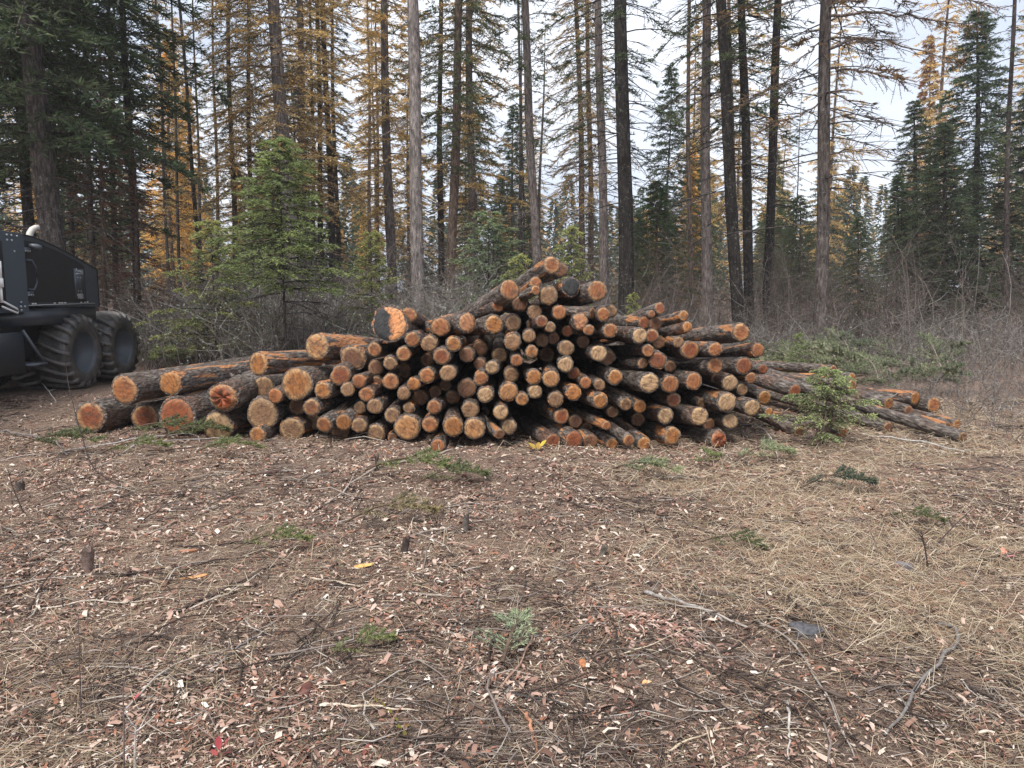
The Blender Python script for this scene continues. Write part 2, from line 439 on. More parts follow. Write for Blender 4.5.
# ------------------------------------------------------------------ the log pile
# pixel of the cut end's centre, its radius in pixels, look, set-back, optional (screen direction of the bark x y, yaw), optional length
LOGS = '''
90.5 416.7 16.5 red 0 | 60 -12 -6
124.4 389.7 15 salmon 0 | 80 -14 -8
170.6 383.1 13 orange 0 | 88 -15 -10
145 417.5 14.5 red .45
177 416 20 red 0 | 60 -16 -6 | 3.6
223.4 397.2 16 torn 0 | 45 -22 -8 | 1.7
258.6 363.6 12.2 orange .1 | 70 -2 -24 | 4.2
317.2 346.4 13.8 striped .3 | 40 4 -20 | 3
353 358 13.5 brown .3
296.9 383.9 17 orange 0 | 40 -4 -10
264 387 11.3 tan .5
275.5 395.6 8 salmon 0
262.5 413.6 16.8 tan .1
218 427.7 15.8 pale 0
257.8 438.6 8.7 orange 0
292.2 431.6 12.8 tan .15
322.7 390.2 9.3 orange 0
296.9 406.6 9 brown .3
311.7 407.3 9.2 salmon 0
340.6 375.3 10.7 red 0
347.7 389.4 7.4 tan 0
313.3 421.4 8.7 tan .45
324.2 424.5 8.8 salmon -.1 | 13 -19 -14
343.7 422.2 8.6 orange -.1 | 6 -25 -6
340.6 437 9.6 brown .25
389.6 324 19 charred .1 | 12 8 0
409 315.2 8.3 salmon .5 | 12 8 0
374.4 349.2 7.5 salmon 0
412.5 339.3 8.2 salmon 0
403.7 353.9 7.7 salmon .1
390.2 363.3 7.2 tan 0
375.6 367.4 8.2 brown .4
403.1 370.3 8.3 brown .5
359.2 380.9 7.5 salmon 0
376.2 382 6.6 brown .3
390.8 381.5 8.4 salmon 0
413.7 383.8 7 orange 0
366.8 394 8.2 salmon 0
359.8 407.5 6.6 tan .1
375 406.3 8.2 tan 0
403.7 393.4 7.1 tan .1
392 415.1 8.1 tan 0
359.2 425.1 8.1 tan 0
375.6 435.6 9.8 tan 0 | 4 -16 -4
392.6 439.1 5 brown .1
409 408 6.2 tan .1
407.2 427.4 13.3 striped 0
440.4 326.9 9.8 salmon .1
466.8 322.8 10.2 sooty .1 | -30 3 22 | 4
493.7 324.5 10.3 orange .1 | -30 0 12
509.6 290 10.8 salmon 0 | -55 30 24 | 4.2
497.3 305.8 6.2 salmon .1 | -30 14 20 | 4
429.3 343.3 8.7 tan 0
453.3 343.9 8.2 orange 0
441.6 356.2 9 red 0
466.8 354.4 8 brown .2
480.3 348 8.5 brown .6
499.6 355 8 tan .4
513.1 322.8 8.3 tan .1
512.5 341.5 8.9 tan 0
427.5 359.7 7 brown .6
479.7 363.8 6.2 brown .3
492 367.3 7.4 pale 0
516.6 360.3 6.4 salmon 0
427 375.3 8.4 salmon 0
448 373 8.6 tan 0
434 406.9 7.6 salmon 0
420 397.5 8 brown .4
435.2 392.3 7 brown .6
445.1 385.2 6 brown .6
452.7 397 7.3 brown .5
466.8 388.2 9.9 brown .2
480.9 378.2 7.8 salmon 0
485.5 394.6 8.6 pale 0
511.3 374.7 8.1 tan .2
508.4 391.7 10 striped 0
470.3 409.8 9.2 tan 0
485 412.2 5 brown .7
500.8 412.2 7.8 pale 0
429.9 424.5 8.4 salmon 0
453.3 426.3 10.8 orange -.1 | -3 -20 4
474.4 428.6 11.2 striped 0
499.6 433.9 5.6 brown 0 | -9 -12 18
509 426.8 8.1 pale 0
438 446.2 7.6 salmon -.15 | -1 -20 0 | 4
551.5 265 9.5 salmon .2 | -40 26 20 | 4.4
560.3 269.6 8 brown .55
535.6 282.5 6.6 salmon .2 | -30 20 20 | 4
535.6 290.1 5.2 salmon .1 | -30 16 22 | 4
548.5 295.4 9.8 tan .1
570.8 286.6 10.3 soot .2 | -18 10 12
597.2 290.7 10.8 salmon .1 | -36 12 14 | 4.5
520.4 303.6 8.5 brown .3
534.5 311.8 7.6 tan .25
559.1 312.4 7.3 salmon 0
592.5 313 6 brown .1 | -40 -3 45 | 1.5
579.6 321.2 9 sooty .1
589 330 5.6 salmon 0
541.5 321.2 6.6 red 0 | -12 3 10
550.3 327 5.6 tan 0
567.3 331.1 5.6 red .2
532.7 324.7 6.4 brown .4
529 335.8 6.9 tan .1
542 340.5 7 tan .35
553.6 338.2 6.2 brown .4
583.1 341.7 6.6 brown .4
566.1 348.1 8.3 tan .1
531.6 351.6 6.7 orange 0
546.8 354.6 8 brown .7
565.5 364.5 8.3 pale 0
573.8 373.3 6.5 red .3
534 376.8 8.2 orange 0 | -8 -4 5
550.9 378.6 8.9 striped 0
585.5 382.7 6.3 salmon 0
573.8 392.7 8.2 orange 0 | -14 -3 8
555.6 399.1 8.3 tan 0
535 391.5 7.5 pale 0
522.2 399.1 6.7 orange 0
599.6 385 6.1 tan .1
600.2 400.8 8.3 orange 0 | -18 -8 8
612.5 411.9 6.1 brown .3
561.5 416.6 8.2 red .1 | -16 -8 14
575 421.3 7.1 brown .3
586.7 427.7 6.2 brown .6
606.6 425.4 4.9 salmon -.1 | -28 -15 12
573.8 439.5 9.7 red 0 | -18 -9 14
552.7 447.7 8.1 red 0 | -22 -16 14
590.2 446.5 8.1 brown .1 | -14 -12 10
611.9 450.6 6.7 orange 0 | -18 -10 14
603.4 314 7.5 salmon 0
611 311.1 6.4 tan .3
609.9 330.4 7.7 salmon 0 | -10 0 2
598.7 353.3 8.7 pale 0 | -12 -1 4
607.5 357.4 8 brown .45
639.8 335.7 8.4 pale 0 | -40 -4 8
651.5 314 4.2 salmon .2 | -30 6 18 | 4
659.7 308.2 6.3 red .45 | -30 14 20 | 4
643.9 322.8 6.6 red .3 | -26 -3 12
655 324 6.6 brown .5
652 335.7 7.2 red .35
658.5 342.1 7.2 brown .6
683.7 315.8 5.7 orange .3 | -30 11 16 | 4
687.2 326.9 5.8 orange .2 | -36 8 16 | 4
678.4 342.1 6 tan .2 | -16 0 6
690.2 349.8 9.8 red .15
648 350.4 6.6 salmon .1 | -26 -2 8
657.9 360.3 9.3 red .1
642.7 363.2 5.7 brown .2 | -26 -3 8
670.2 366.2 6.2 brown .6
615.2 377 8.3 orange 0 | -18 -6 6
649.1 382.9 10.7 pale -.1 | -26 -3 8
670.2 384 9.2 salmon 0 | -16 -6 4
693.7 381.1 9.2 salmon .1 | -20 -2 6
673.7 399.9 7.7 red .2 | -16 -2 6
625.7 404 7.1 tan .1 | -22 -14 14
639.8 406.3 7.1 orange .1 | -20 -12 12
638 419.2 7.1 brown .5
665.5 415.7 8.6 pale 0 | -22 -4 8
628.6 440.3 6.5 salmon -.1 | -36 -24 12
643.9 447.9 7.7 orange -.1 | -20 -18 8
672 435.6 9.3 orange 0 | -22 -6 8
699.3 416.3 9.8 pale 0 | -28 -6 8
740.9 332.2 9.8 salmon 0 | -58 6 12
757.9 349.8 7.7 salmon .1 | -40 5 14
715.1 349.2 7.7 salmon 0 | -18 -1 4
715.1 365.6 8.5 salmon 0 | -30 3 8
743.8 365.6 9.3 red .15 | -28 -2 10
763.1 369.1 5.2 red .6 | -14 -2 10
750.8 377.9 6 salmon .1
729.7 382.9 8.5 pale .1
715.7 378.2 5.2 brown .4
742 389.3 6.7 tan .2
726.8 402.2 10.2 pale 0 | -16 -2 4
752 407.5 9 pale 0
764.3 397.5 7.7 orange .35 | -20 -12 10
769 411.6 4.4 orange 0
730.3 421 8 pale 0 | -14 0 4
701.6 403.4 5.6 tan .4
709.2 424.5 6.2 brown .25
718.6 439.1 9.8 torn 0 | -50 -6 22
833.2 369.9 5.2 red 2.4 | -60 -2 26
851.9 377.5 5.2 orange 1.7 | -60 -2 24
851.9 385.2 6.2 orange 1.3 | -80 -9 18
795 391 7.2 red 1.2 | -40 -12 18
888.5 403.5 6.4 orange .9 | -48 -13 16
915.2 398 6.8 orange 1.7 | -57 -4 22
933.7 404.9 8.7 salmon 1.6 | -40 -4 16
908.4 411 6.2 brown 1.0 | -36 -8 18
956.2 429.5 5.7 orange .7 | -50 -12 22
946.6 431.5 5.1 salmon .6 | -36 -10 20
961.7 447.2 6.6 tan 0 | -72 -31 24
888 427.4 6.2 brown .4 | -30 -8 16
842 442.5 5.7 red .2 | -20 -6 10
799 432.5 6 brown .3 | -26 -12 14
'''
FRONT_X = [60, 180, 260, 375, 440, 610, 720, 800, 960]
FRONT_Y = [8.65, 8.4, 8.1, 7.95, 7.65, 7.5, 7.8, 7.9, 7.75]
LOOK = dict(red=(0.185, 0.057, 0.021), salmon=(0.24, 0.096, 0.036), orange=(0.27, 0.117, 0.035), striped=(0.30, 0.155, 0.064), tan=(0.20, 0.120, 0.064),
            pale=(0.30, 0.205, 0.115), brown=(0.15, 0.074, 0.040), torn=(0.27, 0.074, 0.027), charred=(0.48, 0.22, 0.09), soot=(0.25, 0.10, 0.05), sooty=(0.42, 0.21, 0.11))  # brown paints shade into dim set-back ends; a few are truly brown

def log_mesh(r, L, seed, rough_end):
    q = np.random.RandomState(seed)
    S, K = 26, 12
    th = np.arange(S) * 2 * math.pi / S
    lobes = 1 + sum(q.uniform(0, 0.07 / (m - 0.6)) * np.cos(m * th + q.uniform(0, 6.3)) for m in (2, 3, 4, 5, 7))
    taper = q.uniform(-0.022, 0.012)
    ys = np.concatenate([[0, 0.012, 0.05], np.linspace(0.2, L, K - 3)])
    bend = q.uniform(-0.022, 0.022, 2)
    ring = []
    for i, y in enumerate(ys):
        rad = r * lobes * (1 + taper * y) * (1 + 0.035 * q.randn(S) * (0.7 if i == 0 else 1))
        if i == 0: rad = rad * 0.985
        off = bend * (y / L - (y / L) ** 2) * L * 2
        ring.append(np.stack([rad * np.cos(th) + off[0], np.full(S, y), rad * np.sin(th) + off[1]], -1))
    bt = q.uniform(0.86, 0.95)
    inner = ring[0] * np.array([bt, 1, bt])
    inner_b = ring[-1] * np.array([0.93, 1, 0.93])
    V = np.concatenate([inner] + ring + [inner_b])
    F = []
    for i in range(len(ring) + 1):
        for s in range(S):
            s2 = (s + 1) % S
            F.append([i * S + s, i * S + s2, (i + 1) * S + s2, (i + 1) * S + s])
    F = np.array(F); F = np.concatenate([F[:, [0, 1, 2]], F[:, [0, 2, 3]]])
    nk = q.randint(2, 7)                                     # branch stubs
    ya, aa = q.uniform(0.1, L * 0.8, nk), q.uniform(0, 6.28, nk)
    out_ = np.stack([np.cos(aa), np.zeros(nk), np.sin(aa)], -1); out_[:, 1] = q.uniform(-.5, .3, nk)
    b0 = np.stack([r * 0.9 * np.cos(aa), ya, r * 0.9 * np.sin(aa)], -1)
    sl = r * q.uniform(0.16, 0.40, nk)
    kv, kf = tubes(np.stack([b0, b0 + out_ * sl[:, None]], 1), np.stack([r * q.uniform(.10, .2, nk), r * q.uniform(.05, .11, nk)], 1), 6, True)
    F = np.concatenate([F, kf + len(V)]); V = np.concatenate([V, kv])
    bark = mesh_np('log_bark', V, F, M['lbark'], True)
    # cut end: a disc of wood, slightly proud and uneven
    def disc(rim, y, sign):
        rings_ = [(1.0, 0.0), (0.98, 0.004), (0.72, 0.006), (0.42, 0.006), (0.16, 0.006)]
        vv, ff = [], []
        for k, (s_, out) in enumerate(rings_):
            p = rim.copy(); c = rim.mean(0)
            p = c + (p - c) * s_
            p[:, 1] = y - sign * (out + (q.rand(S) * (0.05 if rough_end else 0.003) if k > 1 else 0))
            vv.append(p)
        vv.append(np.array([[rim[:, 0].mean(), y - sign * 0.006, rim[:, 2].mean()]]))
        n = len(rings_)
        for k in range(n - 1):
            for s in range(S):
                s2 = (s + 1) % S
                a = [k * S + s, (k + 1) * S + s, (k + 1) * S + s2, k * S + s2]
                ff += [[a[0], a[1], a[2]], [a[0], a[2], a[3]]]
        for s in range(S):
            ff.append([(n - 1) * S + s, n * S, (n - 1) * S + (s + 1) % S])
        return np.concatenate(vv), np.array(ff)
    fv, ff = disc(inner, 0.0, 1)
    bv, bf = disc(inner_b, L, -1)
    return bark, (fv, ff), (bv, bf)

ORD = ['', 'second ', 'third ', 'fourth ', 'fifth ', 'sixth ', 'seventh ', 'eighth ', 'ninth ', 'tenth ', 'eleventh ', 'twelfth ', 'thirteenth ', 'fourteenth ', 'fifteenth ', 'sixteenth ']
def parse_logs():
    out = []
    for line in LOGS.strip().splitlines():
        seg = [s.split() for s in line.split('|')]
        a = seg[0]
        d = dict(x=float(a[0]), y=float(a[1]), r=float(a[2]), look=a[3], dd=float(a[4]), dir=None, L=None)
        if len(seg) > 1: d['dir'] = tuple(float(v) for v in seg[1])
        if len(seg) > 2: d['L'] = float(seg[2][0])
        out.append(d)
    return out
logs = parse_logs()
# landmarks: ends anyone can find, named by their look
MARK = {(389.6, 324): ('biggest log, half its cut end blackened, perched on the pile', 'the big half-blackened end'),
        (223.4, 397.2): ('thick log with a splintered bright red broken end', 'the splintered red end'),
        (90.5, 416.7): ('thick red-ended log lying lowest at the machine end of the pile', 'the outermost red end'),
        (551.5, 265): ('pale-rimmed log at the very peak of the pile', 'the peak log'),
        (570.8, 286.6): ('log with a fully charcoal-black end just below the peak', 'the charcoal-black end'),
        (509.6, 290): ('reddish-barked log sloping down the machine side from near the peak', 'the sloping reddish log'),
        (740.9, 332.2): ('long grey-barked log on top of the pile shoulder toward the sapling', 'the long top shoulder log'),
        (718.6, 439.1): ('thick grey log on the ground with a split orange broken end', 'the split broken end'),
        (407.2, 427.4): ('broad buff log end with a rough face in the bottom row', 'the broad buff bottom end'),
        (649.1, 382.9): ('thick pale-ended log jutting forward amid the sapling half', 'the thick jutting pale end'),
        (961.7, 447.2): ('outermost thin dark log lying on the ground beyond the sapling', 'the outermost thin log'),
        (888.5, 403.5): ('pale-barked thin log behind the fir sapling', 'the pale-barked thin log'),
        (573.8, 439.5): ('dark red log end low under the middle of the pile', 'the low dark red end'),
        (296.9, 383.9): ('thick orange end with a bright rim near the machine end', 'the thick bright-rimmed orange end'),
        (317.2, 346.4): ('streaky light orange end topping the low machine end', 'the streaky top end'),
        (485.5, 394.6): ('pale buff end in the heart of the pile', 'the pale end at the heart'),
        (726.8, 402.2): ('large round pale end in the sapling half, near the ground', 'the large round pale end')}
WORD = dict(red='red', salmon='salmon', orange='orange', striped='streaky', tan='tan', pale='pale', brown='brown', torn='broken', sooty='grey-smudged', charred='black', soot='black')
def size_word(r): return 'thick' if r > 11 else ('thin' if r < 6.9 else 'medium')
used = {}
marks = [(k, v) for k, v in MARK.items()]
for d in logs:
    key = (d['x'], d['y'])
    if key in MARK:
        d['label'] = MARK[key][0]; continue
    (mk, mv) = min(marks, key=lambda m: (m[0][0] - d['x']) ** 2 + (m[0][1] - d['y']) ** 2)
    dx, dy = d['x'] - mk[0], d['y'] - mk[1]
    if abs(dx) > 2.2 * abs(dy): w = 'on the sapling side of' if dx > 0 else 'on the machine side of'
    elif abs(dy) > 2.2 * abs(dx): w = 'below' if dy > 0 else 'above'
    else: w = ('below' if dy > 0 else 'above') + (', sapling-ward of' if dx > 0 else ', machine-ward of')
    d['_k'] = (size_word(d['r']), WORD[d['look']], w, mv[1]); d['_d'] = dx * dx + dy * dy
for d in sorted([q for q in logs if '_k' in q], key=lambda q: q['_d']):
    k = d['_k']; n = used.get(k, 0); used[k] = n + 1
    d['label'] = f'{ORD[n]}{k[0]} log with {k[1]} end {k[2]} {k[3]}'

for d in logs:
    if len(d['label'].split()) > 16: d['label'] = d['label'].replace(' log with ', ' ').replace(' end ', '-ended log ', 1)
for i, d in enumerate(logs):
    q = random.Random(i * 13 + 1)
    z_est = CAM_H - (d['y'] - 290) / FPX * 8
    Y = float(np.interp(d['x'], FRONT_X, FRONT_Y)) + d['dd'] + 0.10 * max(z_est, 0) + q.uniform(-0.04, 0.08)
    p = at(d['x'], d['y'], Y)
    depth = p[1] * CP + (CAM_H - p[2]) * SP
    r = d['r'] * depth / FPX
    u, b = (d['x'] - 512) / FPX, (d['y'] - 290) / FPX
    if d['dir']:
        sx, sy, yaw = d['dir']
        psi = math.radians(yaw)
        tanp = -b * math.cos(psi) - (sy / sx) * (-math.sin(psi) - u * math.cos(psi)) if abs(sx) > 5 else -0.02
        tanp = max(min(tanp, 0.12), -0.36)
    else:
        psi = math.radians((-6 if d['x'] < 330 else (6 if d['x'] > 690 else 0)) + q.uniform(-3, 3)); tanp = -0.02 + q.uniform(-0.02, 0.02)
    L = d['L'] or q.uniform(4.3, 5.1)
    v = Vector((-math.sin(psi), math.cos(psi), tanp)).normalized()
    p[2] = max(p[2], float(gh(p[0], p[1])) + r * 0.80)
    bark, fe, be = log_mesh(r, L, i + 5, d['look'] == 'torn')
    root = empty('log', p)
    root.rotation_mode = 'QUATERNION'
    root.rotation_quaternion = v.to_track_quat('Y', 'Z')
    col = np.array(LOOK[d['look']]) * q.uniform(0.86, 1.14)
    ob = obj('bark', bark, root); ob['torn'] = 0.42 if d['look'] in ('orange',) and q.random() < 0.25 else q.choice([0.0, 0.1, 0.2, 0.3, 0.38])
    for nm, (vv, ff) in (('cut_end', fe), ('cut_end', be)):
        m = M['lchar'] if d['look'] in ('charred', 'soot', 'sooty') else M['lend']
        e = obj(nm, mesh_np('log_cut_end', vv, ff, m, d['look'] != 'torn'), root, tuple(float(c) for c in col))
        e['radius'] = float(r * 0.92)
        if m is M['lchar']: e['soot'] = {'charred': 0.10, 'soot': 0.75, 'sooty': -0.22}[d['look']]
    tag(root, d['label'], 'log', 'logs of the pile')

# ------------------------------------------------------------------ the forestry machine
mach = empty('forestry_machine', (-7.0, 12.0, 0))
tag(mach, 'black six-wheeled forestry machine, its rounded engine hood and twin rear wheels showing', 'machine')
def mpart(name, mb, mat, parent=None, smooth=False):
    return obj(name, mb.mesh(name, mat, smooth), parent or mach)
def prism(prof, x0, x1):
    """profile in (y,z), extruded along x"""
    n = len(prof)
    v = [(x0, y, z) for y, z in prof] + [(x1, y, z) for y, z in prof]
    f3 = []
    for k in range(1, n - 1):
        f3 += [[0, k + 1, k], [n, n + k, n + k + 1]]
    mb = MB(); mb.add(v, np.array(f3))
    mb.add(v, np.array([[k, (k + 1) % n, n + (k + 1) % n, n + k] for k in range(n)]))
    return mb
# local frame: x=0 is the outer side plane (facing +X), y along the machine
top = [(-1.0, 2.385), (-0.6, 2.36), (-0.33, 2.315), (0.0, 2.245), (0.33, 2.16), (0.65, 2.07), (0.9, 1.995), (1.10, 1.935)]
hood = mpart('engine_hood', prism([(-1.0, 1.36)] + [(1.12, 1.31), (1.12, 1.915)] + top[::-1], -2.2, 0.0), M['paint'])
mpart('hood_edge', MB().tube([(0.0, y, z + 0.005) for y, z in top] + [(0.0, 1.12, 1.915), (0.0, 1.122, 1.32)], 0.012, 6), M['black'], hood)
mpart('side_grille', prism([(-0.82, 1.42), (0.62, 1.40), (0.72, 1.40), (0.72, 1.97), (0.62, 2.02), (0.33, 2.10), (0.0, 2.185), (-0.33, 2.25), (-0.6, 2.29), (-0.82, 2.30)], 0.0, 0.012), M['black'], hood)
fp = mpart('front_side_panel', prism([(-3.0, 1.28), (-0.84, 1.28), (-0.84, 2.38), (-1.4, 2.405), (-3.0, 2.43)], -2.2, 0.03), M['paint2'])
mpart('panel_recess', MB().box((0.03, -2.9, 1.35), (0.036, -1.33, 2.26)), M['black'], fp)
for (y, z) in ((-1.0, 2.345), (-1.12, 2.35), (-1.22, 2.35), (-1.12, 2.28), (-1.22, 2.28), (-1.08, 2.13), (-1.02, 1.42), (-1.03, 1.36), (-0.94, 1.36), (-1.02, 1.31)):
    mpart('bolt', MB().tube([(0.03, y, z), (0.046, y, z)], 0.013, 8), M['bolt'], fp)
sk = mpart('skirt', MB().box((-2.15, -1.0, 1.07), (-0.06, 1.12, 1.32)), M['paint'])
mpart('trim_strip', MB().box((0.001, -0.9, 1.368), (0.010, 0.98, 1.376)), M['bolt'], sk)
for y in (-0.72, -0.66, -0.18, -0.05, 0.02, 0.1, 0.55, 0.66, 0.74):
    mpart('decal', MB().box((0.001, y, 1.385), (0.008, y + 0.045, 1.402)), M['white'], sk)
for z in (2.13, 1.50):
    h = mpart('hinge', MB().box((0.012, -0.84, z), (0.03, -0.70, z + 0.07)), M['paint2'])
    for a in (0.0, 0.05, 0.1):
        mpart('bolt', MB().tube([(0.03, -0.82 + a, z + 0.02), (0.04, -0.82 + a, z + 0.02)], 0.010, 6), M['bolt'], h)
mpart('door_handle', MB().tube([(0.02, -0.80, 2.02), (0.06, -0.74, 2.02), (0.065, -0.66, 1.92), (0.065, -0.66, 1.70), (0.06, -0.72, 1.60), (0.02, -0.80, 1.60)], 0.014, 6), M['paint2'], None, True)
mpart('work_lamp', MB().tube([(0.02, -0.72, 2.24), (0.10, -0.68, 2.22), (0.12, -0.62, 2.20)], [0.02, 0.04, 0.045], 8), M['rimm'], None, True)
ep = [(-0.36, -0.10, 2.28), (-0.36, -0.08, 2.38), (-0.355, -0.06, 2.45), (-0.34, -0.02, 2.51), (-0.31, 0.03, 2.545), (-0.28, 0.06, 2.55)]
mpart('exhaust_pipe', MB().tube(ep, [0.05, 0.05, 0.048, 0.046, 0.042, 0.038], 14), M['pipe'], None, True)
lev = mpart('lever_arm', MB().tube([(0.08, -1.50, 1.98), (0.08, -1.505, 1.75)], 0.032, 10).tube([(0.08, -1.505, 1.75), (0.08, -1.50, 1.63)], 0.042, 10).tube([(0.08, -1.50, 1.63), (0.08, -1.50, 1.42)], 0.02, 10), M['white'], None, True)
mpart('lever_link', MB().tube([(0.08, -1.50, 1.45), (0.07, -1.17, 1.33), (0.07, -1.13, 1.30), (0.07, -1.17, 1.27), (0.08, -1.50, 1.37)], 0.014, 6), M['white'], lev, True)
mpart('chassis', MB().box((-1.9, -3.2, 0.55), (-0.35, 1.0, 1.06)), M['black'])
mpart('side_box', MB().box((-0.9, -3.0, 0.42), (0.02, -1.0, 1.0)), M['paint'])
mpart('bogie_beam', MB().box((-0.75, -0.4, 0.42), (-0.55, 1.6, 0.68)), M['black'])
mpart('bogie_beam', MB().box((-1.75, -0.4, 0.42), (-1.55, 1.6, 0.68)), M['black'])
st = mpart('step_strut', MB().tube([(0.03, -1.02, 1.02), (0.06, -0.62, 0.52)], 0.022, 6), M['rimm'])
mpart('step', MB().box((-0.25, -0.95, 0.50), (0.10, -0.60, 0.53)), M['rimm'], st)
cab = mpart('cab', prism([(-4.9, 0.95), (-3.02, 0.95), (-3.02, 3.05), (-3.2, 3.2), (-4.4, 3.2), (-4.85, 2.2)], -1.95, -0.15), M['paint2'])
glass = mat_plain('dark_glass', (0.012, 0.016, 0.018), 0.08, 0.6, 0, 0.03)
mpart('window', prism([(-4.62, 1.75), (-3.15, 1.75), (-3.15, 2.98), (-4.38, 2.98)], -0.15, -0.135), glass, cab)
mpart('windscreen', MB().add([(-1.8, -4.85, 2.2), (-0.3, -4.85, 2.2), (-0.3, -4.45, 3.1), (-1.8, -4.45, 3.1), (-1.8, -4.88, 2.2), (-0.3, -4.88, 2.2), (-0.3, -4.48, 3.1), (-1.8, -4.48, 3.1)], np.array([[0, 1, 2, 3], [7, 6, 5, 4], [0, 4, 5, 1], [1, 5, 6, 2], [2, 6, 7, 3], [3, 7, 4, 0]])), glass, cab)
mpart('front_axle', MB().box((-1.9, -4.0, 0.45), (-0.35, -3.0, 0.95)), M['black'])
# lettering on the hood: the number low, a small script mark above it
def lettering(text, size, y, z, shear=0.0):
    cu = bpy.data.curves.new('lettering', 'FONT')
    cu.body = text; cu.size = size; cu.extrude = 0.002; cu.shear = shear
    cu.materials.append(M['bolt'])
    tmp = bpy.data.objects.new('tmp', cu); C.objects.link(tmp)
    me = bpy.data.meshes.new_from_object(tmp.evaluated_get(bpy.context.evaluated_depsgraph_get()))
    bpy.data.objects.remove(tmp)
    o = obj('lettering', me, hood)
    o.rotation_euler = (math.pi / 2, 0, math.pi / 2)
    o.location = (0.022, y, z)
    return o
lettering('980', 0.115, 0.44, 1.455)
plate = mpart('badge_plate', MB().box((0.012, 0.40, 1.44), (0.017, 0.68, 1.93)), M['paint'], hood)
sc_ = MB()
for k_, (yy, zz, hh) in enumerate(((0.45, 1.885, .05), (0.49, 1.875, .03), (0.53, 1.87, .035), (0.57, 1.865, .04), (0.61, 1.86, .03))):
    sc_.tube([(0.021, yy, zz), (0.021, yy + 0.02, zz + hh), (0.021, yy + 0.045, zz)], 0.006, 4)
sc_.box((0.017, 0.45, 1.845), (0.022, 0.66, 1.857))
mpart('script_mark', sc_, M['bolt'], hood)
for z in (1.79, 1.575):
    for y in (0.49, 0.57):
        mpart('bolt', MB().tube([(0.017, y, z), (0.024, y, z)], 0.009, 6), M['bolt'], hood)

def wheel_meshes():
    R, W, S = 0.59, 0.98, 56
    prof = [(-0.5, 0.60), (-0.5, 0.80), (-0.47, 0.92), (-0.38, 0.965), (0, 0.98), (0.38, 0.965), (0.47, 0.92), (0.5, 0.80), (0.5, 0.60), (0.46, 0.56)]
    th = np.arange(S) * 2 * math.pi / S
    v = np.concatenate([np.stack([np.full(S, w * W), R * r * np.cos(th), R * r * np.sin(th)], -1) for w, r in prof])
    f = [[i * S + s, i * S + (s + 1) % S, (i + 1) * S + (s + 1) % S, (i + 1) * S + s] for i in range(len(prof) - 1) for s in range(S)]
    ty = MB().add(v, np.array(f)).mesh('tyre', M['rubber'], True)
    lug = MB()
    N = 19
    for side in (-1, 1):
        for k in range(N):
            t0 = 2 * math.pi * (k + (0.25 if side > 0 else 0.75) ) / N
            ws = np.array([0.02, 0.16, 0.32, 0.44, 0.51, 0.515])
            ang = t0 + np.array([0.0, 0.10, 0.22, 0.30, 0.33, 0.34])
            rad = np.array([1.06, 1.06, 1.055, 1.02, 0.95, 0.84])
            inn = np.array([0.93, 0.93, 0.92, 0.90, 0.84, 0.80])
            hw = np.array([0.036, 0.036, 0.04, 0.046, 0.05, 0.04])
            vv = []
            for w, a, r1, r0, h in zip(ws, ang, rad, inn, hw):
                for aa, rr in ((a - h * 1.25, r0), (a - h, r1), (a + h, r1), (a + h * 1.25, r0)):
                    vv.append((side * w * W, R * rr * math.cos(aa), R * rr * math.sin(aa)))
            ff = []
            for i in range(5):
                for j in range(3):
                    q_ = [i * 4 + j, i * 4 + j + 1, (i + 1) * 4 + j + 1, (i + 1) * 4 + j]
                    ff.append(q_ if side > 0 else q_[::-1])
            ff += [[0, 3, 2, 1], [20, 21, 22, 23]]
            lug.add(vv, np.array(ff))
    lu = lug.mesh('tread_lugs', M['lugs'])
    prof = [(0.46, 0.60), (0.48, 0.62), (0.49, 0.585), (0.44, 0.55), (0.30, 0.545), (0.28, 0.50), (0.05, 0.485), (-0.10, 0.44), (-0.13, 0.40), (-0.13, 0.22), (-0.06, 0.20), (-0.06, 0.0)]
    v = np.concatenate([np.stack([np.full(S, w * W), R * r * np.cos(th), R * r * np.sin(th)], -1) for w, r in prof])
    f = [[i * S + s, i * S + (s + 1) % S, (i + 1) * S + (s + 1) % S, (i + 1) * S + s] for i in range(len(prof) - 1) for s in range(S)]
    ri = MB().add(v, np.array(f)).mesh('rim', M['rimm'], True)
    hb = MB().tube([(-0.08 * W, 0, 0), (0.04 * W, 0, 0)], 0.08, 14).tube([(0.04 * W, 0, 0), (0.10 * W, 0, 0)], 0.035, 10)
    for k in range(8):
        a = k * math.pi / 4
        hb.tube([(-0.13 * W, 0.17 * math.cos(a), 0.17 * math.sin(a)), (-0.09 * W, 0.17 * math.cos(a), 0.17 * math.sin(a))], 0.014, 6)
    return ty, lu, ri, hb.mesh('hub', M['bolt'])
wm = wheel_meshes()
for (x, y, flip) in ((-0.40, 0.46, 0), (-0.40, 1.72, 0), (-1.84, 0.46, 1), (-1.84, 1.72, 1), (-0.40, -3.75, 0), (-1.84, -3.75, 1)):
    w = empty('wheel', (x, y, 0.60), (random.Random(y + x).uniform(0, 6), 0, math.pi if flip else 0))
    w.rotation_mode = 'XYZ'
    w.parent = mach
    for nm, me in zip(('tyre', 'tread_lugs', 'rim', 'hub'), wm):
        obj(nm, me, w)

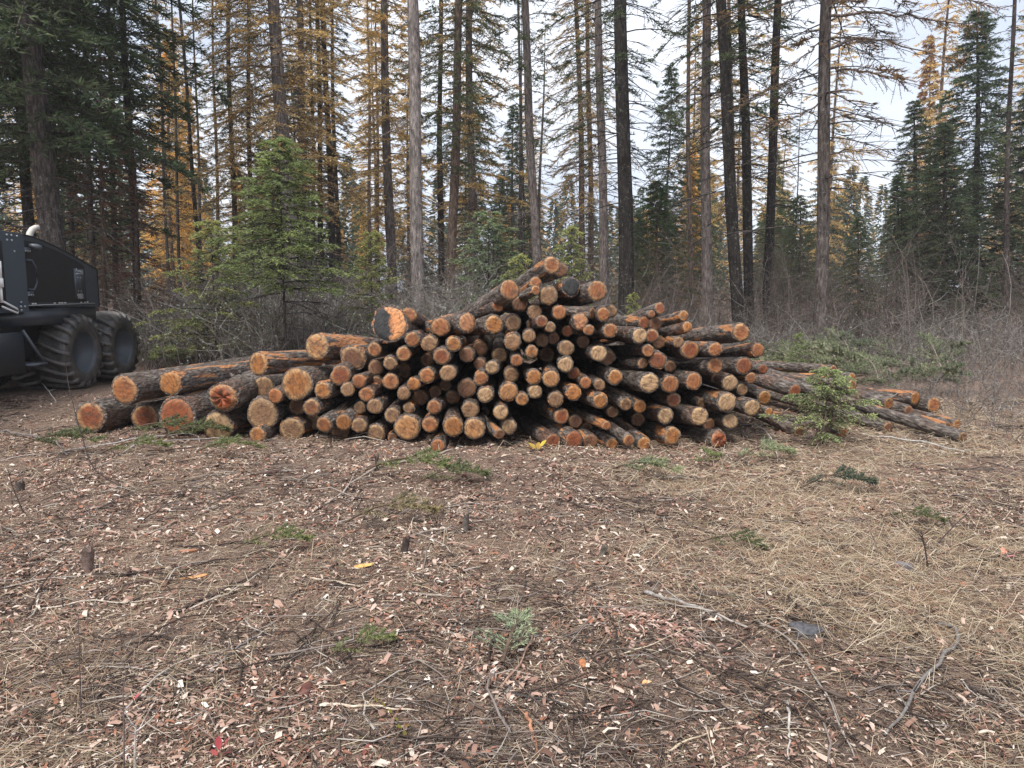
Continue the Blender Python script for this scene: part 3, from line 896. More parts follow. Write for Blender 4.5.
# ------------------------------------------------------------------ conifers
def conifer(seed, H, zb, R, nbr, ntw, nbl, blen, bw, prof='cone', rise=0.15, droop=0.35, dead=0, deadz=(2, 8), deadlen=1.2, bare=0.0, clump=0.0):
    """returns meshes (branches, crown); bare: inner share of a branch with no needles; dead: number of leafless limbs"""
    q = np.random.RandomState(seed)
    bP, bR, fV, fF, fn = [], [], [], [], 0
    tw_P, tw_R = [], []
    for b in range(nbr + dead):
        isdead = b >= nbr
        if isdead:
            z0 = q.uniform(*deadz); ln = deadlen * q.uniform(0.35, 1.15); rs_, dr = q.uniform(-0.25, 0.15), q.uniform(0.05, 0.35)
        else:
            t = (b + q.rand() * 0.9) / nbr
            z0 = zb + (H - zb) * t ** 0.92 * 0.995
            pr = {'cone': (1 - t) ** 0.85 * (0.55 + 0.45 * min(1, t * 6)) + 0.04, 'column': 0.55 + 0.45 * math.sin(3.0 * t + 0.1) if t < 0.9 else 0.35 * (1 - t) / 0.1 + 0.1, 'ragged': (0.35 + 0.65 * q.rand()) * ((1 - t) ** 0.6 + 0.05)}[prof]
            ln = R * pr * q.uniform(0.62, 1.12); rs_, dr = rise * q.uniform(0.3, 1.6) + 0.5 * t * t, droop * q.uniform(0.6, 1.3)
        az = b * 2.39996 + q.uniform(-0.5, 0.5)
        rd = np.array([math.cos(az), math.sin(az), 0]); tg = np.array([-rd[1], rd[0], 0])
        s = np.linspace(0, 1, 6)
        sway = q.uniform(-0.12, 0.12)
        def pt(s_):
            s_ = np.asarray(s_)[:, None]
            return rd * s_ * ln + tg * (sway * ln * s_ ** 2) + np.array([0, 0, 1.]) * (z0 + ln * (rs_ * s_ - dr * s_ ** 2))
        bP.append(pt(s)); bR.append(np.linspace(1, 0.22, 6) * ((0.004 + 0.005 * ln) if isdead else (0.005 + 0.007 * ln)))
        k = max(4, int((ntw if not isdead else 9) * (0.45 + 0.55 * min(1, ln / max(R * 0.6, .1)))))
        ts = q.uniform(bare if not isdead else 0.2, 1.0, k)
        p0 = pt(ts)
        side = np.where(np.arange(k) % 2 == 0, 1.0, -1.0)[:, None]
        ang = q.uniform(0.5, 1.15, k)[:, None]
        d = rd * np.cos(ang) + tg * np.sin(ang) * side + np.array([0, 0, 1.]) * q.uniform(-0.45, 0.10, k)[:, None]
        d = unit(d)
        tl = (0.10 * R ** 0.5 + 0.36 * ln * (1 - ts)) * q.uniform(0.6, 1.25, k)
        tl = np.clip(tl, 0.06 * R ** 0.5, 0.75)
        if isdead: tl = tl * 0.9
        e = p0 + d * tl[:, None] - np.array([0, 0, 1.]) * (tl * 0.18)[:, None]
        m = (p0 + e) / 2 + np.array([0, 0, 1.]) * (tl * 0.05)[:, None]
        tw_P.append(np.stack([p0, m, e], 1)); tw_R.append(np.broadcast_to(np.array([0.006, 0.004, 0.002]) * (1 + 0.2 * R), (k, 3)))
        if isdead: continue
        # needles along the side twigs and the outer part of the branch
        a = q.rand(k * nbl); idx = np.repeat(np.arange(k), nbl)
        root = p0[idx] * (1 - a)[:, None] + e[idx] * a[:, None]
        dirn = d[idx]
        na = int(nbl * 2.5); sa = q.uniform(max(bare, 0.35), 1.0, na)
        root = np.concatenate([root, pt(sa)]); dirn = np.concatenate([dirn, np.broadcast_to(rd, (na, 3))])
        n = len(root)
        bd = unit(dirn * 0.75 + q.randn(n, 3) * np.array([0.5, 0.5, 0.34]) + np.array([0, 0, 0.10]))
        v, f = blades(root, bd, blen * q.uniform(0.55, 1.3, n), bw * q.uniform(0.7, 1.3, n), q)
        fV.append(v); fF.append(f + fn); fn += len(v)
    v1, f1 = tubes(np.stack(bP), np.stack(bR), 4)
    v2, f2 = tubes(np.concatenate(tw_P), np.concatenate(tw_R), 3)
    br = mesh_np('branches', np.concatenate([v1, v2]), np.concatenate([f1, f2 + len(v1)]), M['tbark'], True)
    cr = mesh_np('crown', np.concatenate(fV), np.concatenate(fF), M['fol']) if fV else None
    return br, cr

PROTO = {}
def proto(key):
    if key in PROTO: return PROTO[key]
    P = dict(
        bigfir=lambda s: conifer(s, 22, 4.3, 4.2, 230, 28, 17, 0.16, 0.030, 'column', 0.05, 0.42, 34, (1.6, 5), 1.9),
        bigfir2=lambda s: conifer(s + 9, 22, 5.2, 3.1, 140, 20, 11, 0.15, 0.026, 'column', 0.05, 0.45, 30, (2, 6), 1.6),
        fir=lambda s: conifer(s, 10, 0.9, 2.6, 150, 24, 12, 0.12, 0.024, 'cone', 0.02, 0.42, 10, (0.3, 2), 1.2),
        fir2=lambda s: conifer(s + 3, 10, 1.4, 2.3, 120, 20, 11, 0.13, 0.026, 'cone', 0.10, 0.34, 14, (0.5, 3), 1.0),
        midfir=lambda s: conifer(s + 4, 5, 0.4, 1.45, 90, 18, 13, 0.080, 0.016, 'cone', 0.10, 0.34),
        larch=lambda s: conifer(s, 22, 4.2, 3.0, 200, 24, 15, 0.075, 0.018, 'ragged', 0.02, 0.48, 30, (2, 7), 1.7, 0.10),
        larch2=lambda s: conifer(s + 2, 16, 3.0, 2.2, 130, 17, 12, 0.10, 0.024, 'ragged', 0.05, 0.35, 22, (2, 6), 1.3, 0.12),
        pole=lambda s: conifer(s, 22, 5.6, 2.0, 85, 15, 10, 0.10, 0.020, 'ragged', -0.02, 0.38, 60, (2.6, 13), 1.5, 0.35),
        pole2=lambda s: conifer(s + 5, 22, 5.4, 1.8, 80, 13, 9, 0.11, 0.022, 'ragged', 0.0, 0.3, 60, (2.2, 11), 1.3, 0.3),
        pole3=lambda s: conifer(s + 6, 22, 5.6, 2.5, 90, 16, 10, 0.10, 0.020, 'ragged', 0.0, 0.42, 70, (3, 14), 2.1, 0.4),
        bare=lambda s: conifer(s + 7, 20, 10, 1.2, 20, 8, 6, 0.10, 0.02, 'ragged', 0.0, 0.3, 60, (1.5, 10), 1.1, 0.4),
        sap=lambda s: conifer(s, 4, 1.5, 1.35, 62, 22, 26, 0.050, 0.0105, 'cone', 0.18, 0.26, 10, (0.5, 1.8), 0.7),
        sap2=lambda s: conifer(s + 1, 2.8, 0.5, 1.05, 40, 18, 24, 0.048, 0.0105, 'cone', 0.28, 0.22),
        sap3=lambda s: conifer(s + 2, 2.8, 0.5, 1.0, 36, 16, 22, 0.048, 0.0105, 'ragged', 0.28, 0.20),
        dead=lambda s: conifer(s + 8, 7, 1.4, 1.5, 60, 14, 8, 0.080, 0.016, 'ragged', 0.05, 0.40, 20, (1, 5), 1.2, 0.15),
        far=lambda s: conifer(s + 12, 12, 1.2, 2.0, 90, 12, 7, 0.24, 0.06, 'cone', 0.05, 0.3),
        farlarch=lambda s: conifer(s + 13, 14, 1.2, 2.0, 130, 14, 10, 0.17, 0.050, 'cone', 0.05, 0.3, 10, (1, 3), 0.8),
        nearsap=lambda s: conifer(s + 20, 0.78, 0.12, 0.66, 21, 24, 36, 0.024, 0.0060, 'cone', 0.26, 0.20),
    )
    PROTO[key] = P[key](100 + len(PROTO))
    return PROTO[key]
PH = dict(bigfir=22, bigfir2=22, fir=10, fir2=10, midfir=5, larch=22, larch2=16, pole=22, pole2=22, pole3=22, bare=20, sap=4, sap2=2.8, sap3=2.8, dead=7, far=12, farlarch=14, nearsap=0.78)

def trunk_mesh(H, d, seed):
    q = np.random.RandomState(seed)
    S = 12 if d > 0.12 else 8
    zs = np.concatenate([[-0.35, 0.0, 0.15, 0.45], np.linspace(1.0, H, 16)])
    th = np.arange(S) * 2 * math.pi / S
    V = []
    for z in zs:
        t = max(z, 0) / H
        r = d / 2 * ((1 - t) ** 0.75 * 0.97 + 0.03) * (1 + 0.45 * math.exp(-max(z, 0) / 0.25))
        wob = 0.04 * np.array([math.sin(z * 0.6 + seed), math.cos(z * 0.5 + seed * 2)]) * min(z, 6) / 6 * (1 if d > .08 else .3)
        V.append(np.stack([r * (1 + 0.05 * q.randn(S)) * np.cos(th) + wob[0], r * (1 + 0.05 * q.randn(S)) * np.sin(th) + wob[1], np.full(S, z)], -1))
    V = np.concatenate(V)
    F = [[i * S + s, i * S + (s + 1) % S, (i + 1) * S + (s + 1) % S, (i + 1) * S + s] for i in range(len(zs) - 1) for s in range(S)]
    return mesh_np('trunk', V, np.array(F), M['tbark'], True)

GREY, BROWN, DARK, PALEG = (0.150, 0.128, 0.120), (0.135, 0.098, 0.078), (0.060, 0.050, 0.046), (0.20, 0.175, 0.165)
BLACK, MIDG = (0.030, 0.026, 0.024), (0.090, 0.076, 0.070)
F_DARK, F_MID, F_SAP, F_YEL, F_BLUE = (0.086, 0.116, 0.066), (0.105, 0.140, 0.074), (0.29, 0.355, 0.155), (0.36, 0.385, 0.165), (0.26, 0.325, 0.20)
GOLD, GOLDB, RUST, OLIVE = (0.76, 0.54, 0.26), (0.88, 0.56, 0.19), (0.25, 0.135, 0.105), (0.16, 0.16, 0.09)
tree_n = [0]
def tree(kind, x, y, H, d, fol, bark, label, lean=(0, 0), wide=1.0, group=None, name='conifer_tree', cat='tree'):
    i = tree_n[0]; tree_n[0] += 1
    root = empty(name, (x, y, float(gh(x, y))), (lean[1], lean[0], 0))
    s = H / PH[kind]
    obj('trunk', trunk_mesh(H, d, i + 3), root, bark)
    br, cr = proto(kind)
    rz = random.Random(i * 7 + 2).uniform(0, 6.28)
    for nm, me, col in (('branches', br, (0.26, 0.19, 0.125) if 'larch' in kind else tuple(c * 0.9 for c in bark)), ('crown', cr, fol)):
        o = obj(nm, me, root, col); o['kind'] = 'stuff'
        o.rotation_euler = (0, 0, rz); o.scale = (s * wide, s * wide, s)
    tag(root, label, cat, group)
    return root

def tree_px(kind, xt, xb, yb, wpx, Y, H, fol, bark, label, wide=1.0, group=None, name='conifer_tree'):
    """trunk through pixels (xt, 0) and (xb, yb) at depth Y"""
    a, b = at(xt, 0, Y), at(xb, yb, Y)
    sl = (a[0] - b[0]) / (a[2] - b[2])
    x0 = b[0] - sl * b[2]
    return tree(kind, x0, Y, H, wpx * Y / FPX * 1.12, fol, bark, label, (math.atan(sl), 0), wide, group, name)

TREES = [
 ('bigfir', 26, 52, 230, 21, 15, 22, F_DARK, MIDG, 'thick lichen-spotted fir trunk directly behind the black machine', 1.0),
 ('bigfir2', 10, 24, 160, 10, 19, 22, F_DARK, DARK, 'dark fir crowded behind the thick lichen-spotted fir', 1.0),
 ('bigfir', -60, -30, 230, 16, 17, 22, F_DARK, DARK, 'dark fir cut by the edge of the view above the machine', 1.0),
 ('bigfir2', 124, 134, 230, 7, 21, 22, F_DARK, DARK, 'dark dense fir whose edge meets the open sky beside golden larch', 1.0),
 ('bigfir2', 84, 92, 240, 5.5, 24, 22, F_DARK, DARK, 'slim dark fir between the rust-coloured tree and the lichen-spotted fir', 1.0),
 ('fir2', 66, 72, 240, 5, 26, 20, F_DARK, DARK, 'dark slender fir deep behind the machine hood', 1.0),
 ('pole', 108, 115, 240, 5, 27, 22, F_DARK, DARK, 'thin dark pole tree behind the rust-coloured tree', 1.0),
 ('dead', 98, 104, 250, 5, 17.5, 7.0, RUST, BROWN, 'dying fir with rust-red needles behind the machine', 1.25),
 ('dead', 130, 136, 250, 4, 19.5, 5.6, RUST, BROWN, 'smaller rust-brown dying fir beside the larger rusty one', 1.2),
 ('farlarch', 168, 170, 240, 5, 40, 14.5, GOLDB, BROWN, 'bright golden larch glowing behind the thin poles by the dark firs', 1.0),
 ('farlarch', 186, 188, 240, 5, 46, 13.5, GOLDB, BROWN, 'second bright golden larch, just behind the first', 1.0),
 ('pole2', 179, 195, 200, 4.2, 31, 22, OLIVE, DARK, 'leaning thin pole crossing in front of the bright golden larch', 0.8),
 ('bare', 172, 178, 220, 3.2, 33, 20, OLIVE, DARK, 'very thin bare pole just machine-ward of the leaning pole', 0.8),
 ('bare', 193, 200, 220, 3.0, 35, 20, OLIVE, DARK, 'very thin bare pole just sapling-ward of the leaning pole', 0.8),
 ('pole2', 213, 217, 230, 3.6, 33, 19, OLIVE, BROWN, 'thin pole standing alone against the bright sky gap', 0.8),
 ('larch', 228, 234, 220, 5.5, 30, 21, GOLD, BROWN, 'slim larch at the near edge of the bright sky gap', 0.9),
 ('bigfir2', 247, 252, 220, 5.0, 30, 21, F_DARK, DARK, 'slim dark fir behind the big sapling top', 0.6),
 ('larch', 273, 285, 150, 14, 19, 22, GOLD, PALEG, 'stout grey larch trunk rising behind the tall bright sapling', 1.15),
 ('larch', 299, 304, 230, 8, 25, 22, GOLD, GREY, 'brown-grey larch beside the stout grey larch', 1.0),
 ('pole', 317, 321, 230, 5.5, 27, 22, F_DARK, DARK, 'first of the three close black trunks beside the stout larch', 0.8),
 ('bare', 311, 313, 230, 4, 30, 20, OLIVE, DARK, 'thin black trunk half hidden beside three close black trunks', 0.8),
 ('pole2', 324, 331, 230, 6.5, 26, 22, F_DARK, DARK, 'middle of the three close black trunks beside the stout larch', 0.8),
 ('pole', 331, 338, 240, 4.5, 29, 22, F_DARK, DARK, 'last of the three close black trunks beside the stout larch', 0.8),
 ('larch2', 383, 391, 250, 9.5, 25, 21, GOLD, GREY, 'brown larch trunk just machine-ward of the bare grey trunk', 1.0),
 ('bare', 368, 370, 250, 3.6, 36, 20, GOLD, BROWN, 'thin brown pole beside the brown larch trunk', 1.0),
 ('larch2', 376, 378, 250, 4.0, 38, 18, GOLD, BROWN, 'thin larch tucked beside the brown larch trunk', 1.0),
 ('bare', 411, 419, 300, 12.5, 17, 22, OLIVE, PALEG, 'straight bare grey trunk standing clear behind the half-blackened log', 0.7),
 ('bigfir2', 460, 451, 250, 9.5, 23, 22, F_MID, BROWN, 'fir with drooping dark green boughs and dark leaning trunk at mid forest', 0.85),
 ('larch2', 469, 473, 240, 8.5, 27, 21, GOLD, GREY, 'grey larch trunk close behind the drooping dark fir', 1.0),
 ('pole2', 440, 441, 240, 6, 28, 22, F_MID, DARK, 'dark fir hidden behind the drooping fir and bare grey trunk', 0.9),
 ('pole', 524, 537, 250, 9, 23, 22, F_MID, GREY, 'leaning brown-grey pole tree right behind the peak of the pile', 1.0),
 ('bare', 519, 521, 240, 4.2, 34, 20, OLIVE, DARK, 'thin dark pole beside the leaning pole behind the peak', 1.0),
 ('larch', 577, 583, 270, 6, 27, 22, GOLD, BROWN, 'brown larch with tawny needles, machine-ward of the thick dark trunk', 0.8),
 ('pole2', 588, 591, 270, 5.5, 30, 22, OLIVE, BROWN, 'slim brown trunk touching the tawny larch', 0.8),
 ('pole3', 599, 604, 290, 9, 23, 22, F_MID, GREY, 'grey trunk next to the thick dark trunk, on its machine side', 0.9),
 ('pole3', 622, 626, 300, 14.5, 19, 22, F_MID, BLACK, 'thickest dark trunk behind the pile, with bare dead limbs', 1.0),
 ('bare', 688, 691, 290, 4.6, 25, 20, OLIVE, BROWN, 'thin straight pole alone between thick dark trunk and grey trunk', 1.0),
 ('pole', 705, 708, 310, 10, 20, 22, F_MID, GREY, 'straight grey trunk first of the close group over the pile shoulder', 0.9),
 ('pole3', 719, 739, 320, 11.5, 18, 22, F_MID, BLACK, 'dark leaning trunk with pale lichen-covered foot', 0.9),
 ('larch2', 730, 734, 280, 5, 27, 20, GOLD, BROWN, 'thin brown larch seen between the dark leaning trunk and black trunk', 0.9),
 ('pole2', 742, 749, 300, 9, 20, 22, F_MID, BLACK, 'straight black trunk sapling-ward of the lichen-footed trunk', 0.9),
 ('pole', 779, 766, 300, 9, 21, 22, F_MID, BLACK, 'black trunk leaning toward the open sky', 0.9),
 ('pole3', 828, 820, 330, 12, 16.5, 22, (0.20, 0.12, 0.065), MIDG, 'grey larch with long bare limbs reaching over the sky gap', 1.35),
 ('pole2', 1013, 1006, 310, 5, 21, 17, F_MID, DARK, 'slender fir with sparse crown before the dark fir clump', 0.9),
 ('fir', 978, 974, 300, 8, 29, 11.6, F_DARK, DARK, 'tallest dark fir of the clump beyond the open brush', 1.15),
 ('fir2', 914, 915, 300, 7, 31, 9.0, F_DARK, DARK, 'dark fir at the sky edge of the clump', 1.1),
 ('fir', 944, 945, 300, 7, 27.5, 7.4, F_DARK, DARK, 'dark fir filling the middle of the clump', 1.25),
 ('fir', 1030, 1028, 300, 7, 28, 8.6, F_DARK, DARK, 'dark fir cut by the edge of the view beyond the open brush', 1.2),
 ('fir2', 898, 898, 300, 6, 30, 6.0, F_MID, DARK, 'low dark fir at the foot of the sky-edge fir', 1.2),
 ('farlarch', 929, 930, 300, 4, 40, 14.4, (0.36, 0.19, 0.11), BROWN, 'thinning tawny larch standing tall behind the dark fir clump', 0.9),
 ('midfir', 860, 859, 320, 4, 22, 3.7, F_MID, BROWN, 'small fir alone between the long-limbed larch and the fir clump', 1.05),
 ('midfir', 657, 657, 300, 5, 24, 5.0, (0.060, 0.105, 0.042), BROWN, 'rounded green young fir behind the pile shoulder', 1.15),
 ('midfir', 637, 637, 300, 4, 27, 4.2, F_MID, BROWN, 'dark young fir peeping beside the thick dark trunk', 1.0),
 ('midfir', 800, 800, 300, 4, 28, 5.0, F_MID, BROWN, 'green young fir between black leaning trunk and long-limbed larch', 1.0),
]
for t in TREES:
    tree_px(t[0], t[1], t[2], t[3], t[4], t[5], t[6], t[7], t[8], t[9], t[10], 'standing trees of the forest edge')
def reach_limb(parent, pts, Y, rad, seed, col, ntw=46):
    """a long limb with hanging twigs and thin needles, under its tree"""
    q = np.random.RandomState(seed)
    inv = parent.matrix_basis.inverted()
    W_ = [np.array(inv @ Vector(at(x, y, yy))) for (x, y), yy in zip(pts, Y)]
    P_ = []
    t = np.linspace(0, len(W_) - 1, 18)
    P_ = np.stack([np.interp(t, range(len(W_)), [w[c] for w in W_]) for c in range(3)], -1)
    P_[2:-1] += q.randn(15, 3) * 0.018
    v1, f1 = tubes(P_[None], np.linspace(rad, rad * .2, 18)[None], 6)
    s_ = q.uniform(2.5, 16.9, ntw); i_ = s_.astype(int); fr = (s_ - i_)[:, None]
    r0 = P_[i_] * (1 - fr) + P_[i_ + 1] * fr
    ax = unit(P_[-1:] - P_[:1])
    d = unit(ax * 0.7 + q.randn(ntw, 3) * np.array([.4, .6, .45]) + np.array([0, 0, -.15]))
    ln = q.uniform(.12, .55, ntw)
    e = r0 + d * ln[:, None] + np.array([0, 0, -.25]) * (ln ** 2)[:, None]
    m = (r0 + e) / 2 + q.randn(ntw, 3) * .015
    v2, f2 = tubes(np.stack([r0, m, e], 1), np.broadcast_to(np.array([.007, .005, .003]), (ntw, 3)), 3)
    lim = obj('limb', mesh_np('limb', np.concatenate([v1, v2]), np.concatenate([f1, f2 + len(v1)]), M['tbark'], True), parent, (0.14, 0.11, 0.09))
    nb = 26
    ix = np.repeat(np.arange(ntw), nb); a_ = q.rand(ntw * nb)[:, None]
    rt = r0[ix] * (1 - a_) + e[ix] * a_
    v, f = blades(rt, unit(q.randn(ntw * nb, 3)), q.uniform(.02, .05, ntw * nb), .011, q)
    o = obj('needles', mesh_np('limb_needles', v, f, M['fol']), lim, col); o['kind'] = 'stuff'
big_larch = [o for o in C.objects if o.get('label', '').startswith('grey larch with long bare limbs')][0]
bpy.context.view_layer.update()
TAWNY = (0.34, 0.20, 0.115)
for k_, (pts, Y) in enumerate((
    ([(828, 16), (870, 12), (920, 18), (985, 26)], [16.5, 16.2, 15.9, 15.6]), ([(827, 50), (858, 38), (895, 42), (960, 62)], [16.5, 16.2, 15.9, 15.6]),
    ([(827, 68), (860, 70), (905, 82)], [16.5, 16.2, 15.9]), ([(828, -20), (880, -25), (950, -5), (1000, 8)], [16.5, 16.0, 15.6, 15.2]),
    ([(824, 155), (850, 150), (878, 152)], [16.5, 16.2, 16.0]), ([(823, 178), (848, 182), (872, 190)], [16.5, 16.3, 16.1]),
    ([(827, 35), (800, 60), (770, 72)], [16.5, 16.2, 15.9]), ([(826, 100), (795, 118), (765, 122)], [16.5, 16.3, 16.1]))):
    reach_limb(big_larch, pts, Y, 0.032 if k_ < 4 else 0.018, 300 + k_, TAWNY if k_ not in (4, 5) else GOLD, 60 if k_ < 4 else 30)

SAPS = [
 ('sap', 284, 13.0, 4.05, 0.055, F_SAP, 'tall bright green fir sapling in the brush below the stout larch', 1.22),
 ('sap2', 214, 14.0, 2.85, 0.04, F_YEL, 'yellow-green sapling in the brush behind the twin wheels', 1.25),
 ('sap2', 372, 14.5, 2.75, 0.04, F_YEL, 'yellow-green sapling machine-ward of the bare grey trunk', 0.9),
 ('sap2', 489, 17.0, 3.35, 0.045, F_BLUE, 'bluish green sapling machine-ward of the pile peak', 1.3),
 ('sap3', 571, 15.5, 2.85, 0.04, F_YEL, 'loose yellow-green sapling just behind the pile peak', 1.1),
 ('sap3', 520, 13.0, 2.15, 0.035, F_YEL, 'low pale sapling peeking over the sloping log', 1.1),
 ('sap3', 632, 12.6, 1.55, 0.03, F_YEL, 'tiny sapling tip showing over the dip of the pile', 0.9),
 ('sap3', 235, 16.5, 2.6, 0.035, F_SAP, 'thin sapling between the tall bright sapling and the yellow-green one', 0.9),
 ('sap3', 800, 11.2, 0.95, 0.03, F_SAP, 'little sapling in the slash behind the thin logs', 1.1),
]
for k, px, Y, H, d, fol, lab, wide in SAPS:
    x = at(px, 300, Y)[0]
    tree(k, x, Y, H, d, fol, DARK, lab, (0, 0), wide, 'young firs', 'fir_sapling', 'sapling')
p = ground(822, 447)
tree('nearsap', p[0], p[1], 0.78, 0.022, (0.45, 0.55, 0.27), BROWN, 'bright green fir sapling growing in front of the thin logs', (0.05, 0), 0.98, 'young firs', 'fir_sapling', 'sapling')

# deeper trees: nothing tells these apart
q = np.random.RandomState(21)
ANCH = [(52, 'the lichen-spotted fir'), (104, 'the rust-red tree'), (170, 'the bright golden larch'), (217, 'the sky gap pole'), (285, 'the stout grey larch'), (331, 'the three black trunks'), (391, 'the brown larch'), (419, 'the bare grey trunk'), (451, 'the drooping fir'), (537, 'the pole behind the peak'), (583, 'the tawny larch'), (626, 'the thick dark trunk'), (657, 'the rounded young fir'), (691, 'the thin lone pole'), (708, 'the straight grey trunk'), (739, 'the lichen-footed trunk'), (766, 'the black leaning trunk'), (820, 'the long-limbed larch'), (930, 'the fir clump'), (1006, 'the slender sparse fir')]
for i in range(108):
    Y = q.uniform(34, 68)
    px = q.uniform(-30, 1060)
    if 838 < px < 905 or (200 < px < 226) or (i >= 60 and px > 775): continue
    x = at(px, 300, Y)[0]
    u_ = q.rand()
    if i >= 60: k, H, fol, bk, lab = (('farlarch', q.uniform(6, 11), tuple(np.array(GOLDB) * q.uniform(0.75, 1.1)), BROWN, 'low golden larch deep in the forest behind the pile') if u_ < 0.5 else ('fir2', q.uniform(5, 9), tuple(np.array(F_MID) * q.uniform(0.8, 1.4)), DARK, 'low green fir deep in the forest behind the pile'))
    elif u_ < 0.42: k, H, fol, bk, lab = 'larch2', q.uniform(13, 19), tuple(np.array(GOLD) * q.uniform(0.7, 1.15)), BROWN, 'slim tawny larch deep in the forest behind the pile'
    elif u_ < 0.72: k, H, fol, bk, lab = 'pole2', q.uniform(15, 21), OLIVE, DARK, 'slim dark pole tree deep in the forest behind the pile'
    else: k, H, fol, bk, lab = 'fir2', q.uniform(6, 12), F_DARK, DARK, 'dark fir deep in the forest behind the pile'
    lab = lab.replace('in the forest behind the pile', 'in the forest just ' + ('sapling-ward of ' if px > min(ANCH, key=lambda a_: abs(a_[0] - px))[0] else 'machine-ward of ') + min(ANCH, key=lambda a_: abs(a_[0] - px))[1])
    tree(k, x, Y, H, q.uniform(0.13, 0.24), tuple(float(c) for c in fol), bk, lab, (q.uniform(-.03, .03), 0), 0.9, 'trees deep in the forest: ' + lab.split(' deep')[0])['deep'] = H

by_label = {}
for o in [o for o in C.objects if 'deep' in o]: by_label.setdefault(o['label'], []).append(o)
RANK = {2: ('taller', 'shorter'), 3: ('tallest', 'middling', 'shortest'), 4: ('tallest', 'second tallest', 'third tallest', 'shortest')}
for lab, os_ in by_label.items():
    os_.sort(key=lambda o: -o['deep'])
    for o, w_ in zip(os_, RANK.get(len(os_), [''] * len(os_))): o['label'] = (w_ + ' ' + lab).strip().replace('deep in the forest just', 'deep in the forest')
    for o in os_: del o['deep']

# far wood: one mass
q = np.random.RandomState(5)
fv, ff, n0 = [], [], 0
for i in range(380):
    Y = q.uniform(75, 150); X = q.uniform(-1.5, 1.5) * Y
    H = q.uniform(8, 14.5) * (0.9 + Y / 400); R = H * q.uniform(0.12, 0.18)
    z0 = float(gh(X, Y))
    n = 900
    t = q.rand(n) ** 0.8
    rr = R * (1 - t) * np.sqrt(q.rand(n)); a = q.uniform(0, 6.28, n)
    pp = np.stack([X + rr * np.cos(a), Y + rr * np.sin(a), z0 + H * (0.04 + 0.96 * t)], -1)
    dd = unit(np.stack([np.cos(a), np.sin(a), q.uniform(-0.7, 0.3, n)], -1))
    v, f = blades(pp, dd, q.uniform(0.35, 0.9, n), q.uniform(0.14, 0.30, n), q)
    fv.append(v); ff.append(f + n0); n0 += len(v)
farwood_mat = mat_island('far_needles', [(0, (0.040, 0.062, 0.036)), (0.4, (0.055, 0.080, 0.044)), (0.68, (0.090, 0.098, 0.050)), (0.82, (0.42, 0.26, 0.10))])
fw = obj('distant_forest', mesh_np('distant_forest', np.concatenate(fv), np.concatenate(ff), farwood_mat))
tag(fw, 'distant mixed conifer wood closing the view', 'forest', None, 'stuff')

# ------------------------------------------------------------------ brush
def thicket(name, spots, hgt, nst, mat, label, seed, twig=7, lich=0, spread=0.75, thick=0.006):
    q = np.random.RandomState(seed)
    n = len(spots)
    S = np.repeat(spots, nst, 0); Hh = np.repeat(hgt, nst) * q.uniform(0.45, 1.15, n * nst)
    m = len(S)
    S = S + np.concatenate([q.randn(m, 2) * 0.12, np.zeros((m, 1))], 1)
    S[:, 2] = gh(S[:, 0], S[:, 1]) - 0.03
    az = q.uniform(0, 6.28, m); out = np.abs(q.randn(m)) * spread * Hh
    s = np.linspace(0, 1, 6)[None, :]
    ex = (s ** 1.4)
    P = np.zeros((m, 6, 3))
    cur = q.randn(m, 2, 1) * 0.10 * Hh[:, None, None] * np.sin(s * math.pi)[:, None, :]
    P[:, :, 0] = S[:, 0:1] + np.cos(az)[:, None] * out[:, None] * ex + cur[:, 0]
    P[:, :, 1] = S[:, 1:2] + np.sin(az)[:, None] * out[:, None] * ex + cur[:, 1]
    P[:, :, 2] = S[:, 2:3] + Hh[:, None] * (s - 0.18 * s ** 3)
    R = np.broadcast_to(np.linspace(1, 0.3, 6)[None], (m, 6)) * (thick * (0.6 + 0.4 * Hh))[:, None]
    V1, F1 = tubes(P, R, 3)
    idx = np.repeat(np.arange(m), twig)
    k = len(idx)
    si = q.uniform(1.0, 4.99, k); i0 = si.astype(int); fr = (si - i0)[:, None]
    root = P[idx, i0] * (1 - fr) + P[idx, i0 + 1] * fr
    d = unit(q.randn(k, 3) * np.array([1, 1, 0.5]) + np.array([0, 0, 0.55]))
    ln = q.uniform(0.12, 0.5, k) * Hh[idx] * 0.7
    T = np.stack([root, root + d * (ln * 0.5)[:, None] + q.randn(k, 3) * 0.04 * ln[:, None], root + d * ln[:, None] + np.array([0, 0, 0.08]) * ln[:, None]], 1)
    V2, F2 = tubes(T, np.broadcast_to(np.array([0.6, 0.45, 0.25]) * thick, (k, 3)), 3)
    o = obj(name, mesh_np(name, np.concatenate([V1, V2]), np.concatenate([F1, F2 + len(V1)]), mat))
    tag(o, label, 'brush', None, 'stuff')
    if lich:
        j = q.randint(0, k, lich); a = q.rand(lich)[:, None]
        pp = T[j, 1] * (1 - a) + T[j, 2] * a
        v, f = blades(pp, unit(q.randn(lich, 3)), q.uniform(0.015, 0.05, lich), q.uniform(0.010, 0.028, lich), q)
        tag(obj('lichen_leaves', mesh_np('lichen_leaves', v, f, M['lichen']), o), None, None, None, 'stuff')
    return o

